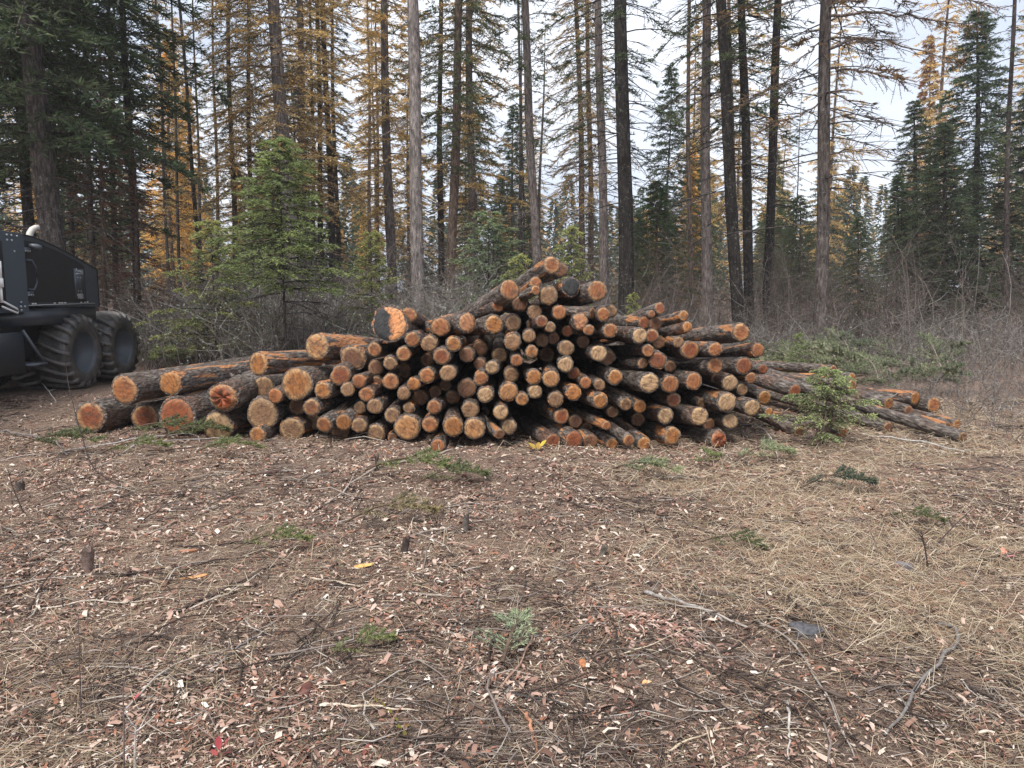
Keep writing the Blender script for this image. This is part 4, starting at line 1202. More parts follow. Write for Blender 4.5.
def scatter(n, x0, x1, y0, y1, seed, keep=None):
    q = np.random.RandomState(seed)
    p = np.stack([q.uniform(x0, x1, n), q.uniform(y0, y1, n), np.zeros(n)], -1)
    if keep is not None: p = p[keep(p[:, 0], p[:, 1], q.rand(n))]
    return p
mach_clear = lambda x, y: ~((x < -6.0) & (x > -9.8) & (y < 15.2))
sp = scatter(330, -7.8, -0.3, 13.2, 17.5, 31, lambda x, y, r: mach_clear(x, y) & (x > -0.62 * y))
thicket('grey_brush', sp, 1.35 + 0.9 * np.random.RandomState(1).rand(len(sp)), 7, M['brush'], 'tangled leafless grey brush behind the low end of the pile', 41, 8, 26000, 0.55, 0.006)
sp = scatter(1200, -32, 32, 17, 36, 32, lambda x, y, r: (np.abs(x) < 1.05 * y))
thicket('brown_brush', sp, 1.6 + 2.2 * np.random.RandomState(2).rand(len(sp)) ** 1.5, 7, M['brushb'], 'brown leafless undergrowth filling the forest edge', 42, 11, 14000, 0.30, 0.0052)
sp = scatter(330, 1.0, 12.5, 12.8, 20, 33, lambda x, y, r: (x < 0.72 * y) & (r < 0.35 + 0.65 * ((x > 6) | (y > 14.5))))
thicket('open_brush', sp, 0.7 + 0.9 * np.random.RandomState(3).rand(len(sp)), 6, M['brush'], 'thin leafless brush in the open ground beyond the thin logs', 43, 8, 1500, 0.6, 0.005)
sp = scatter(260, 4.3, 9.5, 7.6, 12.5, 34, lambda x, y, r: (x < 0.75 * y) & (x > 5.1 + 0.10 * (y - 8)))
thicket('low_brush', sp, 0.25 + 0.45 * np.random.RandomState(4).rand(len(sp)), 5, M['brush'], 'knee-high dry brush beside the end of the thin logs', 44, 6, 0, 0.9, 0.004)

# cut boughs lying about
def bough_mesh(L, seed, nb=40, blen=0.03, bw=0.006):
    q = np.random.RandomState(seed)
    main = np.stack([np.linspace(0, L, 7), 0.10 * L * np.sin(np.linspace(0, 2.2, 7) + seed), 0.02 + 0.17 * L * np.sin(np.linspace(0.2, 2.9, 7))], -1)
    k = 22
    s = q.uniform(0.12, 1, k); side = np.where(np.arange(k) % 2 == 0, 1, -1)
    p0 = np.stack([np.interp(s * L, main[:, 0], main[:, c]) for c in range(3)], -1)
    ang = q.uniform(0.5, 1.0, k)
    tl = L * (0.12 + 0.40 * (1 - s)) * q.uniform(0.6, 1.1, k)
    d = unit(np.stack([np.cos(ang), np.sin(ang) * side, q.uniform(-0.10, 0.25, k)], -1))
    e = p0 + d * tl[:, None]; e[:, 2] = np.maximum(e[:, 2], 0.01)
    V1, F1 = tubes(main[None], np.linspace(0.008, 0.003, 7)[None], 5)
    V2, F2 = tubes(np.stack([p0, (p0 + e) / 2, e], 1), np.broadcast_to(np.array([0.004, 0.003, 0.0015]), (k, 3)), 3)
    idx = np.repeat(np.arange(k), nb); a = q.rand(k * nb)[:, None]
    root = p0[idx] * (1 - a) + e[idx] * a
    bd = unit(d[idx] * 0.8 + q.randn(k * nb, 3) * 0.55 + np.array([0, 0, 0.15]))
    v, f = blades(root, bd, blen * q.uniform(0.6, 1.3, k * nb), bw, q)
    return mesh_np('stem', np.concatenate([V1, V2]), np.concatenate([F1, F2 + len(V1)]), M['stick'], True), mesh_np('bough_needles', v, f, M['fol'])
BM = [bough_mesh(0.6, s, 60, 0.034, 0.008) for s in range(5)]
BM2 = [bough_mesh(0.30, 9, 60, 0.018, 0.0035)]
def bough(pos, rz, sc, col, label, which=0, group='cut fir boughs on the ground', tilt=0.0, meshes=None):
    r_ = empty('fir_bough', pos, (0, tilt, rz))
    st_, nd = (meshes or BM)[which % len(meshes or BM)]
    for nm, me, c in (('stem', st_, (0.10, 0.07, 0.05)), ('needles', nd, col)):
        o = obj(nm, me, r_, c); o.scale = (sc,) * 3
    return tag(r_, label, 'bough', group)
GB = (0.26, 0.285, 0.14); GB2 = (0.18, 0.20, 0.11); GP = (0.34, 0.37, 0.24); GDRY = (0.34, 0.28, 0.18)
for px, py, rz, sc, col, lab in (
    (22, 458, 0.2, .95, GB2, 'dark green bough on the ground below the machine'), (100, 461, 0.5, .75, GB, 'bright green bough tip in front of the outermost red log'),
    (196, 462, 0.3, .75, GB, 'light green bough in front of the splintered log'), (120, 440, 0.1, 1.0, GB2, 'dark bough tucked under the red log ends'),
    (160, 445, 0.6, .9, GB2, 'dark bough lying before the thick red log'), (365, 482, -0.1, .95, GB, 'green bough lying alone before the middle of the pile'),
    (415, 492, 0.4, .8, GB2, 'faded end of the lone green bough'), (612, 478, -0.2, .75, GP, 'pale green bough before the low dark red log'),
    (345, 530, 0.3, .8, GDRY, 'dried brownish bough near the small blackened stump'), (700, 545, -0.4, .5, GB2, 'small dark bough near the ring of bark'),
    (735, 466, 0.4, .9, GP, 'grey-green needle tuft below the split broken log'), (800, 495, 0.1, .8, (0.11, 0.13, 0.10), 'blue-grey bough in the dry grass below the sapling'),
    (880, 525, -0.3, .5, GB2, 'small green bough in the dry grass'), (700, 468, 0.9, .6, GB, 'short bough beside the grey-green needle tuft'),
    (325, 668, 0.6, .42, GB, 'small green needle sprig among the near litter'), (235, 558, 0.3, .55, GB, 'thin green sprig beside the long dark sticks')):
    bough(ground(px, py) + np.array([0, 0, 0.02]), rz, sc * 1.3, col, lab, int(px) % 5)
p = ground(506, 672)
bough(p + np.array([0, 0, .015]), 1.5, 1.25, (0.40, 0.46, 0.33), 'pale upright fir sprig in the middle foreground litter', 0, 'cut fir boughs on the ground', -0.12, BM2)
# slash heaps: nobody could count the boughs in them
def me_np(me):
    v = np.zeros(len(me.vertices) * 3, np.float32); me.vertices.foreach_get('co', v)
    f = np.zeros(len(me.loops), np.int32); me.loops.foreach_get('vertex_index', f)
    return v.reshape(-1, 3), f.reshape(-1, 3)
BMN = [(me_np(a_), me_np(b_)) for a_, b_ in BM]
def slash(name, n, x0, x1, y0, y1, zmax, col, label, seed):
    q = np.random.RandomState(seed)
    stems, nd = MB(), MB()
    for i in range(n):
        pos = ground(q.uniform(x0, x1), q.uniform(y0, y1)) + np.array([0, 0, q.uniform(0.02, zmax)])
        mt = Euler((q.uniform(-.4, .4), q.uniform(-.6, .15), q.uniform(0, 6.28))).to_matrix()
        A_ = np.array(mt) * q.uniform(1.0, 1.9)
        (sv, sf), (nv, nf) = BMN[i % 5]
        stems.add(sv @ A_.T + pos, sf); nd.add(nv @ A_.T + pos, nf)
    o = obj(name, stems.mesh(name, M['stick']), None, (0.22, 0.18, 0.15))
    tag(o, label, 'slash', None, 'stuff')
    c_ = obj('needles', nd.mesh('needles', M['fol']), o, col); c_['kind'] = 'stuff'
slash('slash_heap', 75, 765, 945, 346, 398, 0.28, (0.25, 0.275, 0.19), 'faded green branch slash heaped behind the thin logs', 77)
slash('slash_heap', 36, 138, 212, 342, 374, 0.45, (0.30, 0.34, 0.17), 'pale green branch slash heaped between wheels and pile', 78)

# ------------------------------------------------------------------ litter on the ground
def near_scatter(n, seed, ymin=1.9, ymax=11.0, dens=None):
    """points spread evenly on the picture's ground, so more of them near the viewer"""
    q = np.random.RandomState(seed)
    Y = ymin * (ymax / ymin) ** q.rand(n)
    X = q.uniform(-0.95, 0.95, n) * (Y + 0.6)
    if dens is not None:
        kp = q.rand(n) < dens(X, Y); X, Y = X[kp], Y[kp]
    return np.stack([X, Y, gh(X, Y)], -1), q
def grassy(x, y):
    """0..1: how much dry grass grows here (more toward the sapling side)"""
    base = np.clip((x + 0.15 * y - 1.1) / 1.4, 0, 1)
    n = vnoise(x * 1.1 + 50, y * 1.1 + 20)
    lowl = np.clip((-x - 0.7) / 0.8, 0, 1) * np.clip((3.6 - y) / 1.0, 0, 1) * 0.55
    return np.clip((np.maximum(base, lowl) + 0.12) * (0.25 + 1.7 * np.clip(n - 0.25, 0, 1)), 0, 1)
BARE = [(ground(*p_)[:2], r_) for p_, r_ in (((600, 735), .38), ((690, 700), .30), ((860, 705), .42), ((960, 690), .40), ((480, 745), .28), ((740, 655), .22), ((300, 640), .25), ((560, 505), .5), ((150, 640), .2), ((860, 760), .3))]
def bare(x, y):
    """0..1: scraped dark soil"""
    m = np.zeros_like(x)
    w = 0.6 + 0.8 * vnoise(x * 4 + 11, y * 4)
    for (c_, r_) in BARE:
        d2 = ((x - c_[0]) / (1.5 * r_)) ** 2 + ((y - c_[1]) / r_) ** 2
        m = np.maximum(m, np.exp(-d2 * w))
    return np.clip(np.maximum(m, np.clip((vnoise(x * 0.9 + 70, y * 0.9 + 40) - 0.74) * 5, 0, 1)), 0, 1)
# wood chips and bark flakes, gathered in drifts
P0, q = near_scatter(230000, 51, 1.9, 11.5, lambda x, y: np.clip((1.0 - 0.75 * grassy(x, y)) * (1 - 0.82 * bare(x, y)) * np.clip(3.2 * (vnoise(x * 2.3, y * 2.3 + 8) * 0.6 + vnoise(x * 7.1, y * 7.1) * 0.4 - 0.24), 0.07, 1), 0.02, 1))
P1, _ = near_scatter(60000, 57, 5.2, 8.6, lambda x, y: np.clip(2.6 * (vnoise(x * 3.3 + 2, y * 3.3 + 6) - 0.22), 0.1, 1) * np.where(x < 2.6, 1, .4))
P0 = np.concatenate([P0, P1])
n = len(P0)
a = q.uniform(0, 6.28, n); L = np.clip(q.lognormal(math.log(0.017), 0.55, n) * (0.72 + 0.075 * P0[:, 1]), 0.005, 0.07); W = L * q.uniform(0.10, 0.48, n)
nrm = unit(np.stack([q.randn(n) * 0.30, q.randn(n) * 0.30, np.ones(n)], -1))
d = np.stack([np.cos(a), np.sin(a), np.zeros(n)], -1); d = unit(d - nrm * (d * nrm).sum(1, keepdims=True)); s = np.cross(nrm, d)
c = P0 + np.array([0, 0, 0.006]) + nrm * q.uniform(0, 0.008, n)[:, None]
up = nrm * (L * q.uniform(0.05, 0.22, n))[:, None]
j = lambda: q.uniform(0.6, 1.2, n)[:, None]
V = np.stack([c - d * L[:, None] * .5 * j() - s * W[:, None] * .5 * j(), c - s * W[:, None] * .5 * j() + up, c + d * L[:, None] * .5 * j() - s * W[:, None] * .3 * j(), c + d * L[:, None] * .5 * j() + s * W[:, None] * .5 * j(), c + s * W[:, None] * .5 * j() + up, c - d * L[:, None] * .5 * j() + s * W[:, None] * .4 * j()], 1).reshape(-1, 3)
i6 = np.arange(n)[:, None] * 6
F = np.concatenate([i6 + [[0, 1, 4]], i6 + [[0, 4, 5]], i6 + [[1, 2, 3]], i6 + [[1, 3, 4]]])
tag(obj('wood_chip_litter', mesh_np('wood_chip_litter', V, F, M['chips'])), 'wood chips and bark flakes littering the soil', 'litter', None, 'stuff')

def straw(name, n, seed, dens, lmin, lmax, flat, mat, label, wid=0.0022, ymax=11.0):
    P0, q = near_scatter(n, seed, 1.9, ymax, dens)
    n = len(P0)
    a = q.uniform(0, 6.28, n) + 0.0; L = q.uniform(lmin, lmax, n)
    el = np.abs(q.randn(n)) * flat
    d = np.stack([np.cos(a) * np.cos(el), np.sin(a) * np.cos(el), np.sin(el)], -1)
    sag = np.array([0, 0, -1.]) * (L * np.sin(el) * 0.75)[:, None]
    b = np.stack([-np.sin(a), np.cos(a), np.zeros(n)], -1) * (q.randn(n) * 0.18 * L)[:, None]
    p0 = P0 + np.array([0, 0, 0.004]); p1 = p0 + d * (L * .5)[:, None] + b; p2 = p0 + d * L[:, None] + sag
    p1[:, 2] = np.maximum(p1[:, 2], gh(p1[:, 0], p1[:, 1]) + 0.006); p2[:, 2] = np.maximum(p2[:, 2], gh(p2[:, 0], p2[:, 1]) + 0.004)
    w = wid * (0.65 + 0.22 * P0[:, 1])
    V, F = tubes(np.stack([p0, p1, p2], 1), np.stack([w, w * 0.9, w * 0.35], 1) * q.uniform(0.6, 1.3, n)[:, None], 3)
    tag(obj(name, mesh_np(name, V, F, mat)), label, 'litter', None, 'stuff')
straw('dry_grass', 110000, 61, lambda x, y: grassy(x, y) * (1 - 0.85 * bare(x, y)), 0.05, 0.26, 0.5, M['straw'], 'matted dry straw-coloured grass', 0.0009)
straw('needle_litter', 60000, 62, lambda x, y: (0.9 - 0.5 * grassy(x, y)) * (1 - 0.6 * bare(x, y)), 0.02, 0.09, 0.12, M['straw'], 'fallen needles and straw bits over the soil', 0.0008)
straw('pile_foot_twigs', 3800, 68, lambda x, y: np.where((y > 5.6) & (y < 8.8), np.clip(2.6 * (vnoise(x * 1.6 + 23, y * 1.6) - 0.25), 0.1, 1), 0.0), 0.10, 0.42, 0.22, M['twigs'], 'snapped twigs and bark strips along the foot of the pile', 0.0022)
straw('twig_litter', 17000, 63, lambda x, y: np.clip(2.6 * (vnoise(x * 1.3 + 3, y * 1.3) - 0.3), 0.08, 1), 0.06, 0.32, 0.10, M['twigs'], 'broken twigs strewn over the ground', 0.0021)

# dead branches strewn about
P0, q = near_scatter(700, 66, 2.0, 11.0, lambda x, y: np.clip(3.0 * (vnoise(x * 0.9 + 13, y * 0.9 + 2) - 0.38), 0.03, 1))
n = len(P0); a = q.uniform(0, 6.28, n) * 0.5 - 0.5; L = q.uniform(.18, .75, n)
t = np.linspace(-.5, .5, 7)[None]
cv = q.randn(n, 1) * .10 * L[:, None] * np.cos(t * 3.1)
X = P0[:, :1] + np.cos(a)[:, None] * t * L[:, None] - np.sin(a)[:, None] * cv + q.randn(n, 7) * .006
Yb = P0[:, 1:2] + np.sin(a)[:, None] * t * L[:, None] + np.cos(a)[:, None] * cv + q.randn(n, 7) * .006
Z = gh(X, Yb) + .006 + np.abs(q.randn(n, 1)) * .018 * (1 - 4 * t * t)
V, F = tubes(np.stack([X, Yb, Z], -1), (q.uniform(.002, .0065, n)[:, None] * np.linspace(1, .45, 7)[None]), 5)
tag(obj('branch_litter', mesh_np('branch_litter', V, F, M['twigs'], True)), 'broken dead branches strewn over the clearing', 'litter', None, 'stuff')
# larger flakes of bark, darker and flatter
P0, q = near_scatter(5200, 53, 1.9, 10.0, lambda x, y: np.clip((1.1 - grassy(x, y)) * 2.4 * (vnoise(x * 1.5 + 9, y * 1.5 + 4) - 0.25), 0.05, 1))
n = len(P0); a = q.uniform(0, 6.28, n); L = q.uniform(.012, .042, n) * (0.75 + 0.1 * P0[:, 1])
d = np.stack([np.cos(a), np.sin(a), q.randn(n) * .22], -1); d = unit(d)
V, F = tubes(np.stack([P0 + [0, 0, .008] - d * L[:, None] * .5, P0 + [0, 0, .012] - d * L[:, None] * .15, P0 + [0, 0, .012] + d * L[:, None] * .2, P0 + [0, 0, .008] + d * L[:, None] * .5], 1), np.stack([L * .05, L * q.uniform(.1, .24, n), L * q.uniform(.1, .22, n), L * .04], 1), 4)
flake_mat = mat_island('bark_flakes', [(0, (0.075, 0.042, 0.034)), (0.35, (0.15, 0.080, 0.062)), (0.6, (0.24, 0.115, 0.080)), (0.82, (0.36, 0.22, 0.17)), (0.93, (0.5, 0.40, 0.33))], 0.7, 0.3)
tag(obj('bark_flake_litter', mesh_np('bark_flake_litter', V, F, flake_mat)), 'dark red bark flakes lying in the litter', 'litter', None, 'stuff')

# single sticks, each along a line of ground points (pixel), with a rise above the soil
STICKS = [
 (((455, 452), (420, 462), (385, 470), (348, 490), (325, 505)), .012, (0.34, 0.29, 0.25), 'long pale curved branch before the middle of the pile', .02),
 (((212, 678), (235, 652), (262, 630)), .008, (0.22, 0.20, 0.19), 'grey stick slanting in the near litter toward the machine', .01),
 (((160, 622), (205, 604), (245, 585), (282, 566)), .009, (0.055, 0.042, 0.038), 'long dark stick in the litter below the machine end', .01),
 (((185, 615), (225, 600), (262, 578)), .006, (0.40, 0.35, 0.29), 'pale split stick lying along the long dark stick', .02),
 (((0, 612), (80, 607), (150, 605), (190, 605)), .005, (0.42, 0.38, 0.32), 'thin pale straight stick across the near litter', .01),
 (((325, 703), (370, 709), (418, 715)), .006, (0.52, 0.44, 0.34), 'bare whitish stick near the green leafy sprig', .01),
 (((645, 587), (680, 606), (722, 628)), .012, (0.30, 0.28, 0.26), 'grey weathered stick beside the pinkish bark shreds', .015),
 (((690, 593), (740, 606), (780, 618)), .009, (0.06, 0.05, 0.046), 'dark crooked stick before the grey bark slab', .01),
 (((938, 624), (955, 632), (957, 645), (935, 675), (905, 715), (885, 745)), .011, (0.18, 0.165, 0.155), 'hooked grey stick curving over the bare soil', .02),
 (((755, 628), (795, 655), (825, 700), (853, 760)), .006, (0.27, 0.24, 0.21), 'long thin grey stem running below the bark slab', .012),
 (((788, 705), (789, 735), (788, 766)), .006, (0.40, 0.37, 0.33), 'upright-lying pale stem below the bark slab', .012),
 (((500, 690), (520, 668), (532, 640), (522, 622)), .005, (0.30, 0.20, 0.15), 'thin brown curved stem beside the pale fir sprig', .03),
 (((526, 716), (533, 742), (540, 766)), .008, (0.40, 0.20, 0.12), 'short orange-brown stick at the near edge', .01),
 (((500, 695), (550, 705), (585, 718)), .007, (0.055, 0.048, 0.044), 'dark wet stick in the bare soil at the near edge', .01),
 (((310, 580), (340, 583), (365, 587)), .007, (0.45, 0.38, 0.30), 'short pale stick in the litter below the middle', .01),
 (((740, 425), (757, 432), (772, 446), (778, 460)), .008, (0.45, 0.43, 0.41), 'bent white-grey branch in front of the split broken log', .07),
 (((860, 438), (900, 446), (935, 452), (965, 458)), .010, (0.40, 0.39, 0.37), 'long silvery branch lying before the outermost thin logs', .04),
 (((905, 466), (960, 472), (1024, 480)), .008, (0.10, 0.085, 0.078), 'dark long branch in the dry grass beyond the thin logs', .02),
 (((870, 430), (893, 418), (912, 400)), .007, (0.26, 0.24, 0.23), 'grey branch leaning up against the thin logs', .25),
 (((0, 428), (25, 438), (52, 444), (66, 458)), .016, (0.16, 0.14, 0.13), 'mossy crooked branch on the ground below the machine', .05),
 (((60, 455), (130, 448), (190, 438), (200, 440)), .006, (0.46, 0.44, 0.42), 'thin whitish branch arched before the red log ends', .08),
 (((120, 458), (150, 446), (215, 440), (250, 443)), .006, (0.42, 0.40, 0.38), 'pale twig lying below the pale bottom log', .04),
 (((24, 372), (38, 386), (56, 404)), .009, (0.52, 0.49, 0.45), 'straight whitish stick leaning below the machine step', .12),
 (((85, 520), (130, 500), (170, 485), (235, 470)), .005, (0.12, 0.095, 0.085), 'thin dark twig across the litter before the machine end', .03),
 (((610, 660), (650, 650), (690, 632)), .003, (0.50, 0.42, 0.30), 'straw stem beside the pinkish bark shreds', .02),
 (((665, 766), (700, 748), (733, 732)), .004, (0.46, 0.38, 0.27), 'long straw stem in the dry grass at the near edge', .015),
 (((960, 690), (985, 705), (1010, 730)), .007, (0.10, 0.08, 0.072), 'dark stick beside the white lichen twigs', .01),
]
def smooth_line(pts, n=14):
    pts = np.asarray(pts, float); t = np.linspace(0, len(pts) - 1, n)
    # Catmull-Rom
    out = []
    for x in t:
        i = min(int(x), len(pts) - 2); f = x - i
        p0, p1, p2, p3 = pts[max(i - 1, 0)], pts[i], pts[i + 1], pts[min(i + 2, len(pts) - 1)]
        out.append(0.5 * (2 * p1 + (p2 - p0) * f + (2 * p0 - 5 * p1 + 4 * p2 - p3) * f * f + (3 * p1 - p0 - 3 * p2 + p3) * f ** 3))
    return np.array(out)
def stick(line, rad, col, label, rise, name='stick', cat='stick', group='sticks on the ground', ends=None):
    P_ = smooth_line([ground(*p_) for p_ in line], 16)
    q = np.random.RandomState(int(line[0][0]) + 3)
    P_[:, :2] += q.randn(16, 2) * rad * 0.5
    t = np.linspace(0, 1, 16)
    P_[:, 2] = gh(P_[:, 0], P_[:, 1]) + rad * 0.7 + rise * np.sin(t * math.pi)
    c = P_[0].copy()
    v, f = tubes((P_ - c)[None], (rad * np.linspace(1, 0.5, 16) * q.uniform(0.85, 1.15, 16))[None], 7, True)
    o = obj(name, mesh_np(name, v, f, M['stick'], True), None, col)
    o.location = c
    # a couple of side stubs
    k = 3
    i_ = q.randint(2, 13, k); root = (P_ - c)[i_]; dr = unit(q.randn(k, 3) + np.array([0, 0, 0.6])); ln = rad * q.uniform(4, 11, k)
    v, f = tubes(np.stack([root, root + dr * ln[:, None]], 1), np.stack([np.full(k, rad * .4), np.full(k, rad * .2)], 1), 4)
    obj('side_twig', mesh_np('side_twig', v, f, M['stick']), o, col)['kind'] = 'stuff'
    return tag(o, label, cat, group)
for ln_, rad, col, lab, rise in STICKS:
    stick(ln_, rad, col, lab, rise)

# thin living stems that stand in front of the machine end
def standing_stem(pts, Y, rad, col, label):
    P_ = smooth_line([at(x, y, yy) for (x, y), yy in zip(pts, Y)], 16)
    c = P_[0].copy(); c[2] = float(gh(c[0], c[1])) - 0.02
    P_[0] = c
    v, f = tubes((P_ - c)[None], (rad * np.linspace(1, 0.4, 16))[None], 6, True)
    o = obj('dead_stem', mesh_np('dead_stem', v, f, M['stick'], True), None, col); o.location = c
    q = np.random.RandomState(int(pts[0][0]))
    k = 6
    i_ = q.randint(5, 15, k); root = (P_ - c)[i_]; dr = unit(q.randn(k, 3) * np.array([1, .6, .6]) + np.array([0, 0, 0.7])); ln = q.uniform(0.04, 0.14, k)
    v, f = tubes(np.stack([root, root + dr * (ln * .5)[:, None] + q.randn(k, 3) * .008, root + dr * ln[:, None]], 1), np.broadcast_to(np.array([.5, .35, .2]) * rad, (k, 3)), 4)
    obj('side_twig', mesh_np('side_twig', v, f, M['stick']), o, col)['kind'] = 'stuff'
    return tag(o, label, 'stem', 'dead stems standing in the clearing')
standing_stem([(152, 503), (128, 490), (95, 470), (83, 440), (72, 400), (67, 375), (64, 345)], [5.9, 5.9, 5.95, 6.0, 6.05, 6.1, 6.1], .006, (0.060, 0.045, 0.042), 'dark bent stem rising in front of the outermost red log')
standing_stem([(27, 520), (18, 500), (12, 485), (8, 470)], [5.3, 5.3, 5.3, 5.3], .006, (0.07, 0.052, 0.045), 'short dark curved stem at the machine edge of the clearing')
standing_stem([(81, 715), (80, 680), (79, 640), (78, 612)], [2.75, 2.75, 2.75, 2.76], .0028, (0.11, 0.085, 0.08), 'thin dark upright stem in the near machine-side litter')
standing_stem([(124, 768), (124, 720), (123, 690), (126, 672), (118, 655)], [2.4, 2.4, 2.4, 2.41, 2.42], .003, (0.15, 0.115, 0.11), 'taller forked stem beside the red leaves')
standing_stem([(135, 768), (135, 745), (136, 725)], [2.42, 2.42, 2.42], .005, (0.50, 0.46, 0.42), 'pale peeled stub of stem at the near edge')
standing_stem([(928, 570), (925, 548), (921, 530)], [4.2, 4.2, 4.2], .006, (0.06, 0.048, 0.042), 'short dark stub standing in the dry grass')
standing_stem([(882, 560), (872, 535), (862, 510)], [4.4, 4.4, 4.4], .005, (0.22, 0.17, 0.13), 'tan leaning stem in the dry grass')
standing_stem([(936, 545), (955, 525), (973, 508)], [4.6, 4.6, 4.6], .005, (0.075, 0.06, 0.055), 'dark slanting stem in the dry grass beyond the stub')

# stumps, stones, bark slabs
def lump(name, px, py, rx, ry, rz, col, label, cat, mat='stick', seed=0, rot=0.0, flat=0.4, group=None):
    q = np.random.RandomState(seed + 7)
    nu, nv = 16, 9
    ph = np.linspace(0.0, math.pi, nv)[:, None]; th = np.arange(nu)[None] * 2 * math.pi / nu
    dirs = np.stack([np.sin(ph) * np.cos(th), np.sin(ph) * np.sin(th), np.cos(ph) * np.ones_like(th)], -1)
    ks = q.randn(6, 3) * 2.0; phs = q.rand(6) * 6.28
    nz = 1 + 0.12 * np.sin(dirs @ ks.T + phs).sum(-1) + 0.05 * q.randn(nv, nu) * np.sin(ph)
    pw = np.sign(dirs) * np.abs(dirs) ** 0.72
    V = pw * nz[..., None] * np.array([rx, ry, rz])
    F = [[i * nu + s, (i + 1) * nu + s, (i + 1) * nu + (s + 1) % nu, i * nu + (s + 1) % nu] for i in range(nv - 1) for s in range(nu)]
    o = obj(name, mesh_np(name, V.reshape(-1, 3), np.array(F), M[mat], True), None, col)
    p = ground(px, py)
    o.location = p + np.array([0, 0, rz * flat]); o.rotation_euler = (q.uniform(-.15, .15), q.uniform(-.15, .15), rot)
    return tag(o, label, cat, group)
lump('stone', 807, 641, .062, .052, .030, (0.085, 0.085, 0.092), 'flat grey-black stone slab lying in the dry grass', 'stone', seed=1, rot=.5)
lump('stone', 905, 577, .045, .035, .030, (0.16, 0.145, 0.145), 'small grey stone half sunk in the dry grass', 'stone', seed=2)
lump('stone', 738, 558, .05, .02, .022, (0.08, 0.07, 0.068), 'dark curled chunk among chips beyond the stone slab', 'stone', seed=3, rot=-.3)
BARK = (0.13, 0.058, 0.045); BARKR = (0.34, 0.15, 0.085)
lump('bark_slab', 305, 690, .026, .045, .010, BARK, 'upright dark red bark flake in the near litter', 'bark', seed=4, rot=.2, flat=1.2, group='loose bark')
lump('bark_slab', 405, 748, .020, .060, .010, (0.20, 0.115, 0.08), 'long brown bark strip at the near edge under the leafy sprig', 'bark', seed=5, rot=-.6, group='loose bark')
lump('bark_slab', 367, 752, .012, .040, .010, (0.20, 0.07, 0.055), 'narrow red bark strip at the near edge', 'bark', seed=6, rot=-.2, group='loose bark')
lump('bark_slab', 280, 470, .20, .055, .012, (0.10, 0.058, 0.05), 'broad dark bark plate before the low end of the pile', 'bark', seed=7, rot=.5, group='loose bark')
lump('bark_slab', 282, 628, .030, .022, .008, (0.12, 0.065, 0.05), 'square dark bark piece beside the grey slanting stick', 'bark', seed=8, rot=.4, group='loose bark')
lump('bark_slab', 188, 554, .050, .018, .010, BARKR, 'orange-red bark chunk beyond the long dark stick', 'bark', seed=9, rot=.2, group='loose bark')
lump('bark_slab', 192, 583, .075, .014, .006, (0.50, 0.27, 0.12), 'orange split sliver beside the long dark stick', 'bark', seed=10, rot=.15, group='loose bark')
lump('bark_slab', 363, 567, .055, .024, .008, (0.58, 0.36, 0.13), 'yellow-orange fresh chip patch below the blackened stump', 'bark', seed=11, rot=.1, group='loose bark')
lump('bark_slab', 583, 668, .014, .024, .012, (0.40, 0.17, 0.08), 'small orange-brown bark nub in the middle foreground', 'bark', seed=12, rot=.3, flat=1, group='loose bark')
lump('bark_slab', 690, 605, .03, .012, .006, (0.09, 0.06, 0.05), 'dark bark splinter under the weathered stick', 'bark', seed=13, rot=.8, group='loose bark')
q = np.random.RandomState(4)
n = 150
t = q.rand(n); c = np.array([ground(615 + 88 * t_ + a_ * 6, 607 + 46 * t_ + b_ * 3.5) for t_, a_, b_ in zip(t, q.randn(n), q.randn(n))])
a = -0.55 + q.randn(n) * 0.5; L = q.uniform(.012, .05, n)
d = np.stack([np.cos(a), np.sin(a), q.randn(n) * .12], -1)
V, F = tubes(np.stack([c + [0, 0, .008] - d * L[:, None] / 2, c + [0, 0, .014], c + [0, 0, .008] + d * L[:, None] / 2], 1), np.stack([L * .05, L * .13, L * .04], 1), 4)
shred_mat = mat_island('bark_shreds', [(0, (0.20, 0.105, 0.085)), (0.4, (0.34, 0.20, 0.165)), (0.75, (0.48, 0.35, 0.30))])
tag(obj('bark_shred_litter', mesh_np('bark_shred_litter', V, F, shred_mat)), 'streak of pinkish bark shreds beside the weathered stick', 'litter', None, 'stuff')

def stump(px, py, r, h, col, label, seed, lean):
    q = np.random.RandomState(seed)
    S = 12; th = np.arange(S) * 2 * math.pi / S
    V, zs = [], [-.03, 0.0, h * .3, h * .7, h]
    for i, z in enumerate(zs):
        rr = r * (1.5 if i < 1 else 1.25 if i == 1 else 1.0) * (1 + .10 * q.randn(S))
        V.append(np.stack([rr * np.cos(th) + lean * z, rr * np.sin(th), z + (q.rand(S) * h * .35 if i == 4 else np.zeros(S))], -1))
    V.append(np.array([[lean * h, 0, h * .8]]))
    F = [[i * S + s, i * S + (s + 1) % S, (i + 1) * S + (s + 1) % S, (i + 1) * S + s] for i in range(4) for s in range(S)]
    mb = MB().add(np.concatenate(V), np.array(F)); 
    mb.add(np.concatenate(V), np.array([[4 * S + s, 4 * S + (s + 1) % S, 5 * S] for s in range(S)]))
    o = obj('stump', mb.mesh('stump', M['stick']), None, col); o.location = ground(px, py)
    st2 = MB().tube([(lean * h * .6, 0, h * .6), (lean * h + r * .8, 0, h * 1.1), (lean * h + r * .7, 0, h * 1.5)], [r * .4, r * .3, r * .2], 6)
    obj('side_shoot', st2.mesh('side_shoot', M['stick'], True), o, col)
    return tag(o, label, 'stump', 'small cut stumps')
stump(88, 575, .030, .105, (0.14, 0.10, 0.085), 'small forked grey-brown stump on the machine side of the clearing', 1, .1)
stump(404, 553, .022, .085, (0.055, 0.042, 0.038), 'small blackened stump before the middle of the pile', 2, .2)
